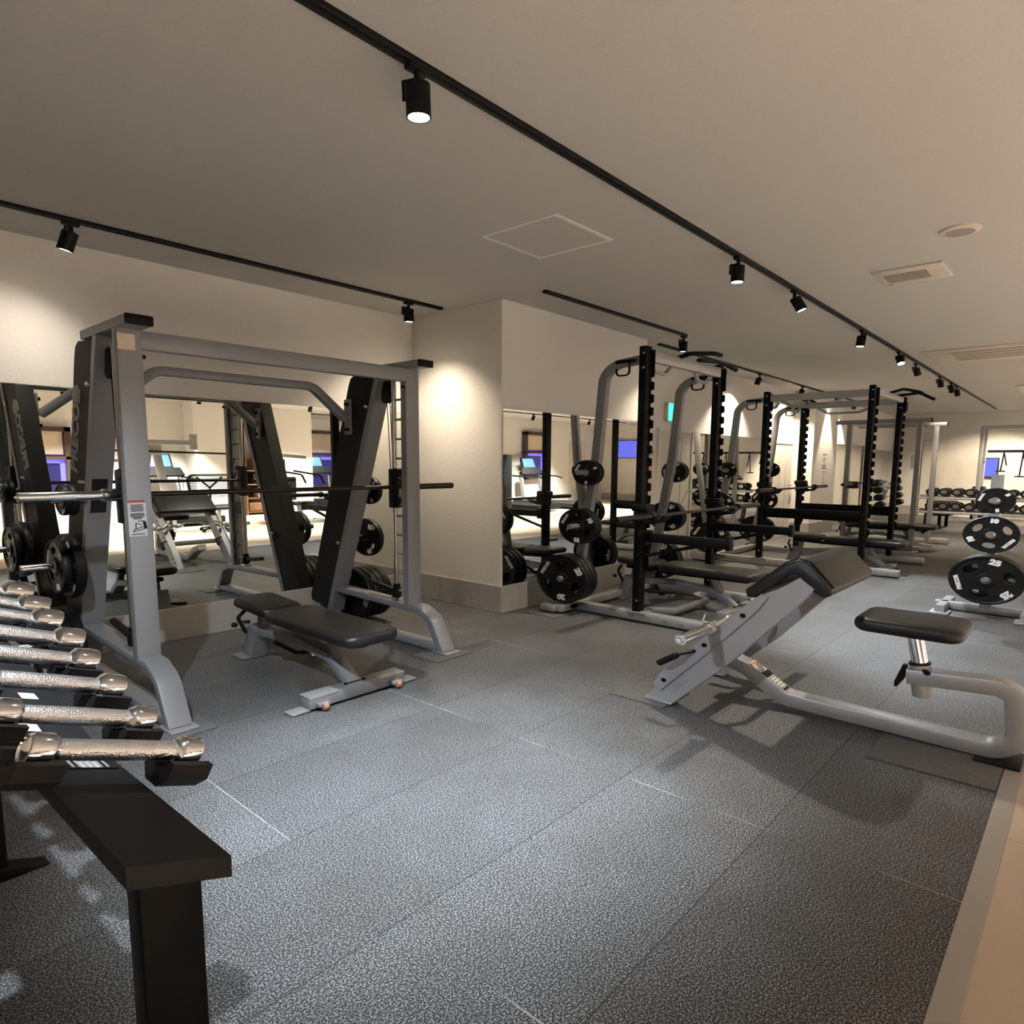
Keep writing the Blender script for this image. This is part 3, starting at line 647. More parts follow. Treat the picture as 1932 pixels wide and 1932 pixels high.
# ================================================================== power racks
def jhook(x, y, z, t, s_):
    p = part('j_hook', MB().box(x-.045, x+.045, y-.045, y+.085, z-.055, z+.06, b=.012).prism([(y-.045, z-.05), (y-.12, z-.035), (y-.16, z+.02), (y-.145, z+.03), (y-.11, z-.005), (y-.045, z-.012)], (x-.035, 0, 0), (0, 1, 0), (0, 0, 1), (.07, 0, 0)), 'blacksoft', t)
    part('hook_pad', MB().box(x-.055, x+.055, y-.035, y+.10, z+.05, z+.12, b=.02), 'blacksoft', p)
    return p
def rack(label, x0, x1, yp, yf=None, zt=2.39, bar=None, arms=None, kg=((20,), (10,), (5,)), side='', hook_z=.965):
    T = thing('power_rack', label, 'power rack', ((x0+x1)/2, yp, 0))
    W = .075
    # notched black uprights
    def upright(x, y):
        d = W-.022
        u = part('upright', MB().box(x-W/2, x+W/2, y+W/2-d, y+W/2, .095, zt, b=.004), 'black', T)
        pr = [(d-.002, .45)]; zz = .52
        while zz < 2.10: pr += [(W+.004, zz), (W+.004, zz+.062), (d+.002, zz+.070), (d+.002, zz+.100)]; zz += .108
        pr += [(W+.004, zz), (W+.004, 2.36), (d-.002, 2.36)]
        part('notched_strip', MB().prism([(-a, b) for a, b in pr], (x+W/2-.012, y+W/2, 0), (0, 1, 0), (0, 0, 1), (.010, 0, 0)), 'black', u, smooth=False)
        bl = MB()
        for z in (2.33, 2.21, .20): bl.cyl((x-W/2-.006, y, z), (x-W/2+.002, y, z), .010, 10)
        part('bolt', bl, 'steel', u)
        part('base_flange', MB().box(x-.06, x+.06, y-.07, y+.07, .088, .10, b=.003), 'grey', u)
    for x in (x0, x1):
        upright(x, yp)
        if yf is not None: upright(x, yf)
        # curved grey rear tube carrying the plates
        pth = fillet([(x, yp+W/2-.005, 2.285), (x, yp+.32, 2.255), (x, yp+.375, 1.45), (x, yp+.56, .06)], [.30, .4], 10)
        part('curved_rear_tube', MB().bar(pth, .055, .072, (1, 0, 0), .010), 'grey', T)
        rl = MB().box(x-.04, x+.04, (yf if yf else yp)-(.32 if yf else .56), yp+.50, .02, .095, b=.006)
        rr_ = part('base_rail', rl, 'silver', T)
        yy0 = (yf if yf else yp)-(.32 if yf else .56)
        part('rail_end_cap', MB().box(x-.042, x+.042, yy0-.012, yy0+.002, .015, .1, b=.004), 'silver', rr_)
        nb = MB()
        for q in (.03, -.09, -.22): nb.cyl((x-.046, yp+q, .06), (x-.036, yp+q, .06), .012, 10)
        for q in (.06, .22): nb.cyl((x-.046, yy0+q, .055), (x-.036, yy0+q, .055), .012, 10)
        part('bolt', nb, 'steel', rr_)
        o = -1 if x == x0 else 1
        for z, k in ((1.32, 0), (.83, 1), (.34, 2)):
            yy = yp+.39+(.0 if z > 1.2 else (.06 if z > .6 else .145))
            part('storage_peg', MB().cyl((x+o*.02, yy, z), (x+o*.21, yy, z), .0235, 16, .003).cyl((x+o*.024, yy, z), (x+o*.036, yy, z), .038, 16), 'grey', T)
            lst = kg[2-k]
            if x == x1 and z == .34: lst = lst[:2]
            stack(lst, x+o*(.045+sum(PL[q][1]+.003 for q in lst)), yy, z-.004, o, 'on %s %s peg of the %s' % (('upper', 'middle', 'lower')[k], 'left' if o < 0 else 'right', side), 'plates on the '+side, (0, 35, 15))
        part('rear_foot', MB().box(x-.12 if o < 0 else x-.06, x+.06 if o < 0 else x+.12, yp+.50, yp+.56, .035, .09, b=.005), 'silver', T)
    part('rear_base_beam', MB().box(x0-.22, x1+.22, yp+.50, yp+.565, .03, .095, b=.006), 'silver', T)
    for xx in (x0-.17, x1+.17): part('foot_block', MB().box(xx-.075, xx+.075, yp+.55, yp+.68, .028, .085, b=.006), 'silver', T)
    # top beam and pull-up grips
    part('top_beam', MB().bar([(x0+.03, yp, 2.315), (x1-.03, yp, 2.315)], .095, .05, (0, 0, 1), .008), 'silver', T)
    for a, b_ in ((x0+.10, 1), (x1-.10, -1)):
        gp = fillet([(a, yp+.02, 2.285), (a+b_*.06, yp+.03, 2.20), (a+b_*.20, yp+.03, 2.20), (a+b_*.28, yp+.02, 2.285)], .04, 5)
        part('pull_up_grip', MB().tube(gp, .0165, 12), 'silver', T)
    for a, b_ in ((x0+.42, 1), (x1-.22, -1)):
        gp = fillet([(a, yp, 2.36), (a, yp-.10, 2.385), (a+b_*.10, yp-.22, 2.385), (a+b_*.20, yp-.22, 2.385)] if b_ > 0 else [(a-.2, yp-.03, 2.375), (a+.06, yp-.05, 2.395), (a+.20, yp-.06, 2.385), (a+.30, yp-.10, 2.34)], .05, 5)
        part('pull_up_handle', MB().tube(gp, .019, 12), 'blacksoft', T)
    # strap hooks below the curved tubes
    for x in (x0, x1):
        hk = fillet([(x-.035, yp+.11, 2.27), (x-.035, yp+.11, 2.16), (x-.035, yp+.21, 2.16), (x-.035, yp+.21, 2.22)], .03, 4)
        part('strap_hook', MB().tube(hk, .008, 8).box(x-.04, x-.026, yp+.06, yp+.22, 2.262, 2.292, b=.004), 'black', T)
    for x in (x0, x1): jhook(x, yp-W/2, hook_z-.03, T, 1)
    if yf is None:
        for x in (x0, x1):
            ar = part('spotter_arm', MB().bar([(x, yp-.03, .765), (x, yp-.61, .765)], .055, .075, (1, 0, 0), .006).bar([(x, yp+.0, .765), (x, yp-.06, .765)], .10, .12, (1, 0, 0), .01), 'black', T)
            part('arm_end', MB().box(x-.032, x+.032, yp-.63, yp-.60, .715, .83, b=.006), 'black', ar)
            part('arm_brace', MB().bar([(x, yp-.03, .60), (x, yp-.42, .73)], .03, .03, (1, 0, 0)), 'black', ar)
            part('band_peg', MB().cyl((x+.03, yp, .42), (x+.20, yp, .42), .014, 12).cyl((x+.03, yp-.05, .28), (x+.05, yp-.25, .30), .016, 12), 'black', T)
        part('cross_tube', MB().bar(fillet([(x0+.04, yp, .06), (x0+.20, yp+.04, .06), (x0+.30, yp-.12, .06), (x1-.30, yp-.12, .06), (x1-.20, yp+.04, .06), (x1-.04, yp, .06)], .08, 4), .05, .05, (0, 0, 1)), 'grey', T)
    else:
        for x in (x0, x1):
            part('side_beam', MB().bar([(x, yp-.03, 2.30), (x, yf+.03, 2.30)], .09, .045, (0, 0, 1), .006), 'silver', T)
            part('safety_beam', MB().bar([(x, yp-.03, .765), (x, yf+.03, .765)], .05, .085, (1, 0, 0), .006).bar([(x+.045, yp-.0, .70), (x+.045, yf+.0, .70)], .03, .06, (1, 0, 0), .006), 'black', T)
            gp = fillet([(x, yp-.15, 2.26), (x-.03, yp-.27, 2.17), (x-.03, yp-.60, 2.17), (x, yp-.75, 2.26)], .06, 5)
            part('pull_up_grip', MB().tube(gp, .0165, 12), 'silver', T)
            part('foot_block', MB().box(x-.06, x+.06, yf-.33, yf-.05, .028, .1, b=.006), 'silver', T)
        part('front_beam', MB().bar([(x0+.03, yf, 2.315), (x1-.03, yf, 2.315)], .08, .05, (0, 0, 1), .008), 'silver', T)
        hd = fillet([(x0+.62, yf, 2.36), (x0+.62, yf-.12, 2.40), (x0+.70, yf-.25, 2.36), (x0+.70, yf-.28, 2.33)], .05, 5)
        part('pull_up_handle', MB().tube(hd, .019, 12), 'blacksoft', T)
        hd = fillet([(x1-.2, yf, 2.36), (x1-.2, yf-.2, 2.38), (x1-.2, yf-.34, 2.28)], .07, 5)
        part('pull_up_handle', MB().tube(hd, .019, 12), 'blacksoft', T)
        part('strap_bag', MB().box(x1-.03, x1+.03, yf-.06, yf-.045, 2.16, 2.28, b=.004), 'blacksoft', T)
    return T
rack('nearer black power rack with grey curved rear tubes before the middle mirror', 3.888, 4.985, 2.285, side='nearer rack', kg=((20, 20, 20), (10, 10), (5, 5)))
rack('second black power rack, the four-post cage beyond the nearer rack', 7.10, 8.27, 2.70, 1.69, side='second rack', kg=((20, 20), (10,), (5,)), hook_z=1.07)
def barbell(label, x0, x1, y, z, sleeve=.43):
    t = thing('barbell', label, 'barbell', ((x0+x1)/2, y, z))
    part('shaft', MB().cyl((x0+sleeve, y, z), (x1-sleeve, y, z), .0142, 16), 'darksteel', t)
    for a, b in ((x0, x0+sleeve), (x1-sleeve, x1)):
        part('sleeve', MB().cyl((a, y, z), (b, y, z), .0255, 20, .003), 'darksteel', t)
        c = b if a == x0 else a
        part('collar', MB().cyl((c-.018, y, z), (c+.018, y, z), .037, 20, .006), 'blacksoft', t)
    return t
barbell('empty barbell resting on the hooks of the nearer rack', 3.36, 5.56, 2.155, .962)
barbell('empty barbell resting on the hooks of the second rack', 6.58, 8.78, 2.56, 1.062)
barbell('empty barbell resting on the grey rack at the far end', 9.05, 11.25, 2.44, 1.08)
# rubber mats under the feet
def mat(label, x0, x1, y0, y1, n='rubber_mat'): return solo(n, MB().box(x0, x1, y0, y1, .0005, .007, b=.001), 'mat', label, 'floor mat', ((x0+x1)/2, (y0+y1)/2, 0), 'rubber protector mats')
mat('grey rubber mat under the right front foot of the cable-tower machine', 2.31, 2.585, 2.595, 2.80)
mat('grey rubber mat under the left front foot of the cable-tower machine', .85, 1.125, 2.595, 2.80)
mat('grey rubber mat under the rear left foot of the nearer rack', 3.57, 3.86, 2.76, 3.02)
mat('grey rubber mat under the left front foot of the second rack', 6.98, 7.24, 1.31, 1.66)
mat('grey rubber mat under the right front foot of the second rack', 8.15, 8.40, 1.31, 1.60)
mat('pale grey rubber mat under the foot of the curl bench', 2.545, 2.80, 1.36, 1.64)
mat('grey rubber mat under the curved end of the curl bench rail', 2.62, 3.12, .17, .56)
# grey rack at the far end
T = thing('grey_rack', 'slim grey squat rack at the far end with a barbell', 'power rack', (10.2, 2.2, 0))
for x, yr, yn in ((9.62, 2.55, 1.74), (10.72, 2.55, 1.74)):
    for y in (yr, yn): part('upright', MB().bar([(x, y, .0), (x, y, 2.10)], .07, .06, (1, 0, 0)), 'grey', T)
    part('top_beam', MB().bar([(x, 2.72, 2.13), (x, 1.62, 2.13)], .07, .055, (0, 0, 1)), 'grey', T)
    part('base_rail', MB().bar([(x, 2.75, .045), (x, 1.52, .045)], .07, .06, (0, 0, 1)), 'silver', T)
    part('end_cap', MB().box(x-.03, x+.03, 1.612, 1.622, 2.095, 2.165, b=.004), 'black', T)
    part('hook', MB().box(x-.045, x+.045, 2.40, 2.53, 1.00, 1.12, b=.012), 'blacksoft', T)
    part('foot_block', MB().box(x-.06, x+.06, 1.50, 1.72, .01, .10, b=.006), 'silver', T)
part('cross_beam', MB().bar([(9.62, 2.55, 2.12), (10.72, 2.55, 2.12)], .06, .05, (0, 0, 1)).bar([(9.62, 2.72, .08), (10.72, 2.72, .08)], .06, .05, (0, 0, 1)), 'grey', T)

# ================================================================== curl bench in front
T = thing('curl_bench', 'grey arm curl bench with inverted V pad, nearest machine at right', 'bench', (2.9, .9, 0))
def curl_leg(x):
    up = [(1.470, .02), (1.400, .155), (1.20, .43), (1.02, .64), (.90, .775), (.83, .84)]
    lo = [(.775, .79), (.83, .70), (.93, .56), (1.09, .33), (1.27, .11), (1.345, .02)]
    return MB().prism(up+lo, (x, 0, 0), (0, 1, 0), (0, 0, 1), (.055, 0, 0))
for x, s_ in ((2.60, 1), (3.145, -1)):
    lg = part('side_leg', curl_leg(x), 'litgrey', T)
    part('foot_plate', MB().box(x-.01, x+.065, 1.345, 1.485, .007, .02, b=.004), 'silver', lg)
    hp = MB().prism([(1.437, .115), (1.405, .19), (1.13, .545), (.97, .735), (.945, .72), (.985, .64), (1.10, .48), (1.20, .345), (1.40, .085)], (x-.012 if s_ > 0 else x+.055, 0, 0), (0, 1, 0), (0, 0, 1), (.012, 0, 0))
    sp = part('side_plate', hp, 'litgrey', lg)
    bl = MB()
    for y, z in ((1.385, .15), (1.20, .405), (1.04, .605)): bl.cyl((x-.0125 if s_ > 0 else x+.067, y, z), (x-.014 if s_ > 0 else x+.069, y, z), .0125, 14)
    part('hole', bl, 'black', sp)
# inverted V arm pad
vo = [(1.035, .70), (1.045, .735), (.885, .905), (.845, .93), (.80, .915), (.715, .80), (.715, .765), (.745, .75), (.785, .775), (.845, .855), (.875, .84), (1.0, .705)]
bm = bmesh.new(); vs0 = [bm.verts.new((2.605, y, z)) for y, z in vo]; f0 = bm.faces.new(vs0)
ex = bmesh.ops.extrude_face_region(bm, geom=[f0])
for v in [g_ for g_ in ex['geom'] if isinstance(g_, bmesh.types.BMVert)]: v.co.x += .60
bmesh.ops.bevel(bm, geom=bm.edges[:], offset=.011, segments=3, profile=.5, affect='EDGES')
pm = MB().bm(bm); bm.free()
vp = part('arm_pad', pm, 'vinyl', T)
sm = MB().tube([(2.625, y, z) for y, z in ((1.047, .735), (.888, .909), (.845, .9335), (.797, .917), (.713, .802))], .0035, 6)
part('seam', sm, 'blacksoft', vp)
# crossbar, bar holders, knobs
part('leg_crossbar', MB().bar([(2.655, 1.235, .315), (3.145, 1.235, .315)], .06, .05, (0, 0, 1)).bar([(2.655, .93, .70), (3.145, .93, .70)], .06, .05, (0, 0, 1)), 'silver', T)
for x in (2.627, 3.172):
    hk = fillet([(x, 1.16, .46), (x, 1.19, .487), (x, 1.225, .53), (x, 1.215, .57)], .015, 4)
    part('bar_cradle', MB().tube(hk, .014, 10), 'chrome', T)
    part('pin_handle', MB().cyl((x-.10, 1.29, .345), (x-.115, 1.375, .275), .0165, 14, .005).cyl((x-.02, 1.235, .362), (x-.10, 1.292, .346), .010, 10), 'blacksoft', T)
# sloping link with labels, floor rail, C-shaped end, seat arm
cx = 2.93
rp = fillet([(cx, 1.27, .245), (cx, 1.13, .19), (cx, .965, .065), (cx, .20, .050), (cx, .135, .12), (cx, .155, .33), (cx, .21, .36), (cx, .50, .335)], [.05, .10, .10, .07, .05, .03], 5)
part('floor_rail', MB().bar(rp, .085, .075, (1, 0, 0), .006), 'silver', T)
part('rail_foot', MB().box(cx-.09, cx+.09, .12, .26, .007, .018, b=.003), 'blacksoft', T)
d_ = Vector((0, .965-1.13, .065-.19)).normalized(); n_ = Vector((0, -d_.z, d_.y)); n_ = n_ if n_.z > 0 else -n_
ls = part('label_strip', MB().prism([(-.036, .0), (.036, .0), (.036, .205), (-.036, .205)], Vector((cx, 1.145, .203))+n_*.0375, (1, 0, 0), d_, n_*.0012), 'white', T)
def on_strip(a, b, c, e, h=.0016): return MB().prism([(a, c), (b, c), (b, e), (a, e)], Vector((cx, 1.145, .203))+n_*.0386, (1, 0, 0), d_, n_*h)
part('orange_band', on_strip(-.036, .036, .004, .018), 'orange', ls)
part('dark_band', on_strip(-.036, .036, .072, .108), 'dark', ls)
q = MB()
for k in range(5): o2 = on_strip(-.024, .026, .115+.017*k, .1175+.017*k); q.add(o2.v, o2.f)
for a in (-.03, .029): o2 = on_strip(a, a+.002, .112, .20); q.add(o2.v, o2.f)
o2 = on_strip(-.022, .022, .024, .026); q.add(o2.v, o2.f); o2 = on_strip(-.022, .022, .062, .064); q.add(o2.v, o2.f)
o2 = on_strip(-.028, .028, .190, .203); q.add(o2.v, o2.f)
part('printed_marks', q, 'dark', ls)
part('seat_socket', MB().cyl((cx, .447, .235), (cx, .465, .405), .036, 24, .003), 'silver', T)
part('seat_post', MB().cyl((cx, .462, .39), (cx, .49, .555), .029, 24), 'chrome', T)
part('socket_collar', MB().cyl((cx, .464, .398), (cx, .466, .408), .039, 20), 'blacksoft', T)
part('seat_lever', MB().prism([(.505, .385), (.52, .385), (.545, .29), (.545, .26), (.535, .262), (.512, .31)], (cx-.012, 0, 0), (0, 1, 0), (0, 0, 1), (.024, 0, 0)), 'blacksoft', T)
part('pin_bolt', MB().cyl((cx-.05, .43, .375), (cx-.03, .44, .375), .012, 10), 'black', T)
part('seat_pad', pad_mb(cx-.15, cx+.15, .315, .685, .56, .635), 'vinyl', T)
# bent curl bar in the cradles
T = thing('curl_bar', 'chrome bent curl bar lying in the curl bench cradles', 'curl bar', (2.9, 1.165, .51))
zz, yy = .518, 1.165
part('shaft', MB().tube(fillet([(2.54, yy, zz), (2.60, yy-.01, zz+.012), (2.66, yy-.05, zz+.06), (2.74, yy, zz+.0), (2.82, yy-.03, zz+.05), (2.98, yy-.03, zz+.05), (3.06, yy, zz+.0), (3.14, yy-.05, zz+.06), (3.20, yy-.01, zz+.012), (3.26, yy, zz)], .03, 3), .0135, 10), 'chrome', T)
for a, b in ((2.30, 2.55), (3.25, 3.50)):
    part('sleeve', MB().lathe([(.014, .012), (.0145, 0), (.025, 0), (.0255, .004), (.0255, b-a), (.012, b-a)], (a, yy, zz), (1, 0, 0), 24) if a < 3 else MB().lathe([(.0145, .0), (.025, 0), (.0255, .004), (.0255, b-a)], (b, yy, zz), (-1, 0, 0), 24), 'chrome', T)
    c = b if a < 3 else a
    part('collar', MB().cyl((c-.016, yy, zz), (c+.012, yy, zz), .034, 20, .004), 'steel', T)

# ================================================================== chrome dumbbells
def dumbbell(label, c, ax, L, hd, hl, gr):
    t = thing('chrome_dumbbell', label, 'dumbbell', c, 'chrome dumbbells on the black rack'); c = Vector(c); ax = Vector(ax).normalized()
    part('handle', MB().lathe([(gr*.9, -L/2+hl), (gr, -L/2+hl+.01), (gr*1.04, 0), (gr, L/2-hl-.01), (gr*.9, L/2-hl)], c, ax, 24), 'knurl', t)
    for s_ in (-1, 1):
        o = c+ax*(s_*(L/2-hl))
        part('head', MB().lathe([(gr*.9, -.006), (gr*1.15, -.004), (hd*.80, 0), (hd*.97, .004), (hd, .008), (hd, hl-.006), (hd*.94, hl), (hd*.80, hl+.001), (hd*.76, hl-.002), (.004, hl-.003)], o, ax*s_, 32), 'chrome', t)
    return t
RA = Vector((.912, .0, -.41)); names = ('lowest visible', 'second', 'third', 'fourth', 'fifth', 'sixth', 'seventh', 'eighth')
ends = [(.45, 1.136, .7495), (.45, 1.343, .750), (.45, 1.50, .785), (.45, 1.665, .812), (.45, 1.765, .850), (.45, 1.935, .872), (.45, 2.045, .895), (.45, 2.20, .915)]
rackT = thing('dumbbell_rack', 'black dumbbell rack with moulded saddles at the lower left corner', 'dumbbell rack', (.33, 1.5, 0))
spine = []
for i, e in enumerate(ends):
    L_ = .262+.006*i; hl = .036+.0045*i; hd = .030+.0016*i; gr = .0195
    c = Vector(e)-RA.normalized()*(L_/2)
    dumbbell(('chrome dumbbell, %s one counting up the black rack' % names[i]) if i else 'chrome dumbbell, lowest and nearest one visible on the black rack', c, RA, L_, hd, hl, gr)
    spine.append(c-Vector((.41, 0, .912))*(hd+.040))
    for s_ in (-1, 1):
        o = c+RA.normalized()*(s_*(L_/2-hl*.5)); pr = []
        rr = hd+.002
        for k in range(9): a = R(200+140*k/8); pr.append((rr*math.cos(a), rr*math.sin(a)))
        pr += [(rr*1.5, rr*.0-.012), (rr*1.55, -rr-.010), (rr*.7, -rr-.034), (-rr*.7, -rr-.034), (-rr*1.55, -rr-.010), (-rr*1.5, -.012)]
        u = Vector((0, 1, 0)); up_ = RA.cross(u).normalized(); up_ = up_ if up_.z > 0 else -up_
        part('saddle', MB().prism(pr, o-RA.normalized()*.034, u, up_, RA.normalized()*.068), 'blacksoft', rackT)
sp = MB()
d0 = (spine[1]-spine[0]).normalized(); pts = [spine[0]-d0*.30, spine[0]-d0*.12]+spine+[spine[-1]+(spine[-1]-spine[-2]).normalized()*.08]
cr = RA.normalized()*.070; vsv = []
for p in pts:
    for s_, dz in ((-1, 0), (1, 0), (1, -.04), (-1, -.04)): vsv.append(p+cr*s_+Vector((0, 0, dz)))
fsv = [(0, 1, 2, 3), tuple(len(vsv)-k for k in (1, 2, 3, 4))]
for i in range(len(pts)-1):
    for k in range(4): fsv.append((i*4+k, i*4+(k+1) % 4, (i+1)*4+(k+1) % 4, (i+1)*4+k))
sp.add(vsv, fsv); part('spine', sp, 'dark', rackT, smooth=False)
lg = MB()
for p in (spine[0]-d0*.24, spine[-2]):
    q = Vector((p.x, p.y, p.z-.03)); lg.bar([q, (p.x, p.y, .03)], .08, .05, RA, .006); lg.bar([Vector((p.x, p.y, .03))-RA*.22, Vector((p.x, p.y, .03))+RA*.24], .05, .06, (0, 0, 1), .006)
part('leg', lg, 'black', rackT)
for i in range(4):
    p, q = spine[i], (spine[i+1] if i < 3 else spine[i]+d0*.1); m_ = p.lerp(q, .48)+Vector((0, 0, .0015)); dd = (q-p).normalized(); u = RA.normalized()
    part('weight_sticker', MB().prism([(-.018, -.012), (.012, -.012), (.012, .022), (-.018, .022)], m_+u*.02*(-1)**i, u, dd, Vector((0, 0, .001))), 'white', rackT)
p, q = spine[0], spine[1]; m_ = p.lerp(q, .62)+Vector((0, 0, .0015)); dd = (q-p).normalized(); u = RA.normalized()
ws = part('warning_sticker', MB().prism([(-.05, -.045), (.06, -.045), (.06, .05), (-.05, .05)], m_-u*.0, u, dd, Vector((0, 0, .001))), 'dark', rackT)
part('orange_mark', MB().prism([(-.048, -.043), (-.02, -.043), (-.036, -.005), (-.048, -.005)], m_+Vector((0, 0, .001)), u, dd, Vector((0, 0, .0008))), 'orange', ws)
tx = MB()
for k in range(6): tx.prism([(-.012+.011*k, -.04), (-.007+.011*k, -.04), (-.007+.011*k, .045), (-.012+.011*k, .045)], m_+Vector((0, 0, .001)), u, dd, Vector((0, 0, .0006)))
part('printed_marks', tx, 'greytext', ws)
# ================================================================== plate tree at the right edge
T = thing('plate_tree', 'plate tree with stacked black plates at the right edge', 'plate tree', (5.85, .55, 0))
part('column', MB().bar([(5.85, .55, .03), (5.85, .55, 1.32)], .08, .07, (1, 0, 0)), 'silver', T)
part('base', MB().bar([(5.62, .80, .045), (6.10, .80, .045)], .075, .06, (0, 0, 1)).bar([(5.62, .30, .045), (6.10, .30, .045)], .075, .06, (0, 0, 1)).bar([(5.85, .86, .045), (5.85, .24, .045)], .075, .06, (0, 0, 1)), 'silver', T)
for y in (.80, .30): part('foot_pad', MB().box(5.58, 5.74, y-.06, y+.06, .001, .02, b=.004), 'silver', T)
tg = 'plates on the plate tree'
for z, kg in ((.37, 25), (.78, 10), (1.09, 5)):
    part('peg', MB().cyl((5.60, .545, z), (5.83, .545, z), .0235, 16, .003), 'steel', T)
stack((25, 20, 20), 5.615, .54, .365, -1, 'on the lowest peg of the plate tree', tg, (45, 20))
plate(10, 5.60, .535, .785, 'black 10 kg plate on the middle peg of the plate tree', tg, 175, -1)
plate(5, 5.62, .53, 1.09, 'black 5 kg plate on the top peg of the plate tree', tg, 10, -1)
# ================================================================== far dumbbell racks before the end wall
T = thing('dumbbell_rack', 'black two-tier dumbbell rack at the far right end', 'dumbbell rack', (12.6, 1.0, 0))
for z in (.735, .44):
    part('tier', MB().bar([(12.36, 2.20, z), (12.36, .35, z)], .05, .06, (0, 0, 1)).bar([(12.62, 2.20, z+.03), (12.62, .35, z+.03)], .05, .06, (0, 0, 1)), 'silver', T)
for y in (2.05, .42): part('leg', MB().bar([(12.30, y, .03), (12.55, y, .80)], .07, .05, (0, 1, 0)).bar([(12.2, y, .03), (12.8, y, .03)], .07, .05, (0, 0, 1)), 'black', T)
first = None; og = 'rubber dumbbells on the far two-tier rack'
ordn = ('first second third fourth fifth sixth seventh eighth ninth tenth eleventh twelfth thirteenth fourteenth fifteenth sixteenth').split()
for tz, tn_ in ((.865, 'upper'), (.575, 'lower')):
    for k in range(10):
        y = 2.0-.172*k; lb = 'black rubber dumbbell on %s tier of the far rack, %s from its left end' % (tn_, ordn[k])
        if first is None:
            first = thing('rubber_dumbbell', lb, 'dumbbell', (12.48, y, tz), og)
            for s_ in (-1, 1):
                part('head', MB().lathe([(.02, 0), (.066, .0), (.078, .012), (.078, .10), (.066, .115), (.02, .117)], (12.48+s_*.065, y, tz), (s_, 0, 0), 24), 'rubber', first)
                part('end_band', MB().lathe([(.079, .07), (.0795, .085)], (12.48+s_*.065, y, tz), (s_, 0, 0), 24).cyl((12.48+s_*.182, y, tz), (12.48+s_*.184, y, tz), .045, 20), 'steel', first)
            part('handle', MB().cyl((12.41, y, tz), (12.55, y, tz), .017, 14), 'steel', first)
        else: dup(first, (12.48, y, tz), 0, lb)
# machines and clutter by the end wall
T = thing('cable_crossover', 'grey cable crossover frame with hanging grips by the end wall', 'exercise machine', (15.2, .3, 0))
for y in (1.7, -1.1):
    for x in (15.0, 15.4): part('post', MB().bar([(x, y, 0), (x, y, 2.35)], .07, .07, (1, 0, 0)), 'silver', T)
    part('weight_stack', MB().box(15.05, 15.35, y-.09, y+.09, .1, .9, b=.01), 'black', T)
    part('foot', MB().box(14.85, 15.55, y-.05, y+.05, 0, .07, b=.01), 'silver', T)
part('top_beam', MB().bar([(15.2, 1.75, 2.33), (15.2, -1.15, 2.33)], .08, .08, (0, 0, 1)), 'silver', T)
part('grip_rail', MB().bar([(15.0, 1.6, 1.75), (15.0, -1.0, 1.75)], .06, .05, (0, 0, 1)), 'dark', T)
for k in range(6):
    y = 1.35-.28*k; l = .45+.12*(k % 3)
    c = MB().tube([(14.95, y, 1.73), (14.95, y+.03, 1.73-l)], .012, 6).tube([(14.95, y, 1.73), (14.95, y-.05, 1.73-l*.7)], .012, 6)
    T2 = thing('cable_grip', 'black cable grip hanging from the crossover rail, %s from left' % ordn[k], 'cable grip', (14.95, y, 1.73-l), 'grips on the crossover rail')
    part('strap', c, 'blacksoft', T2); part('handle', MB().cyl((14.95, y-.04, 1.73-l), (14.95, y+.10, 1.73-l), .016, 10), 'black', T2)
T = thing('exit_sign', 'green lit exit sign hanging near the end wall', 'exit sign', (13.9, .60, 2.42))
part('housing', MB().box(13.9, 13.95, .36, .72, 2.32, 2.50, b=.005), 'offwhite', T); part('lit_face', MB().box(13.895, 13.9, .37, .71, 2.33, 2.49), 'exit', T)
part('hanger', MB().cyl((13.92, .54, 2.5), (13.92, .54, CH), .012, 8), 'offwhite', T)
struct('door_3', MB().box(XE-.04, XE-.001, 1.95, 2.95, 0, 2.05, b=.004), 'doorpanel')
t = thing('wall_notice', 'small pale poster on the end wall left of door', 'notice', (XE, 3.15, 1.5)); part('sheet', MB().box(XE-.006, XE-.001, 3.05, 3.22, 1.25, 1.75), 'white', t); part('print', MB().box(XE-.008, XE-.006, 3.10, 3.17, 1.3, 1.7), 'greytext', t)
t = thing('television', 'small blue lit screen on the end wall above the dumbbells', 'television', (XE-.05, 1.72, 1.35)); part('frame', MB().box(XE-.06, XE-.001, 1.58, 1.86, 1.1, 1.62, b=.005), 'black', t); part('picture', MB().box(XE-.064, XE-.06, 1.60, 1.84, 1.12, 1.60), 'screentv', t)
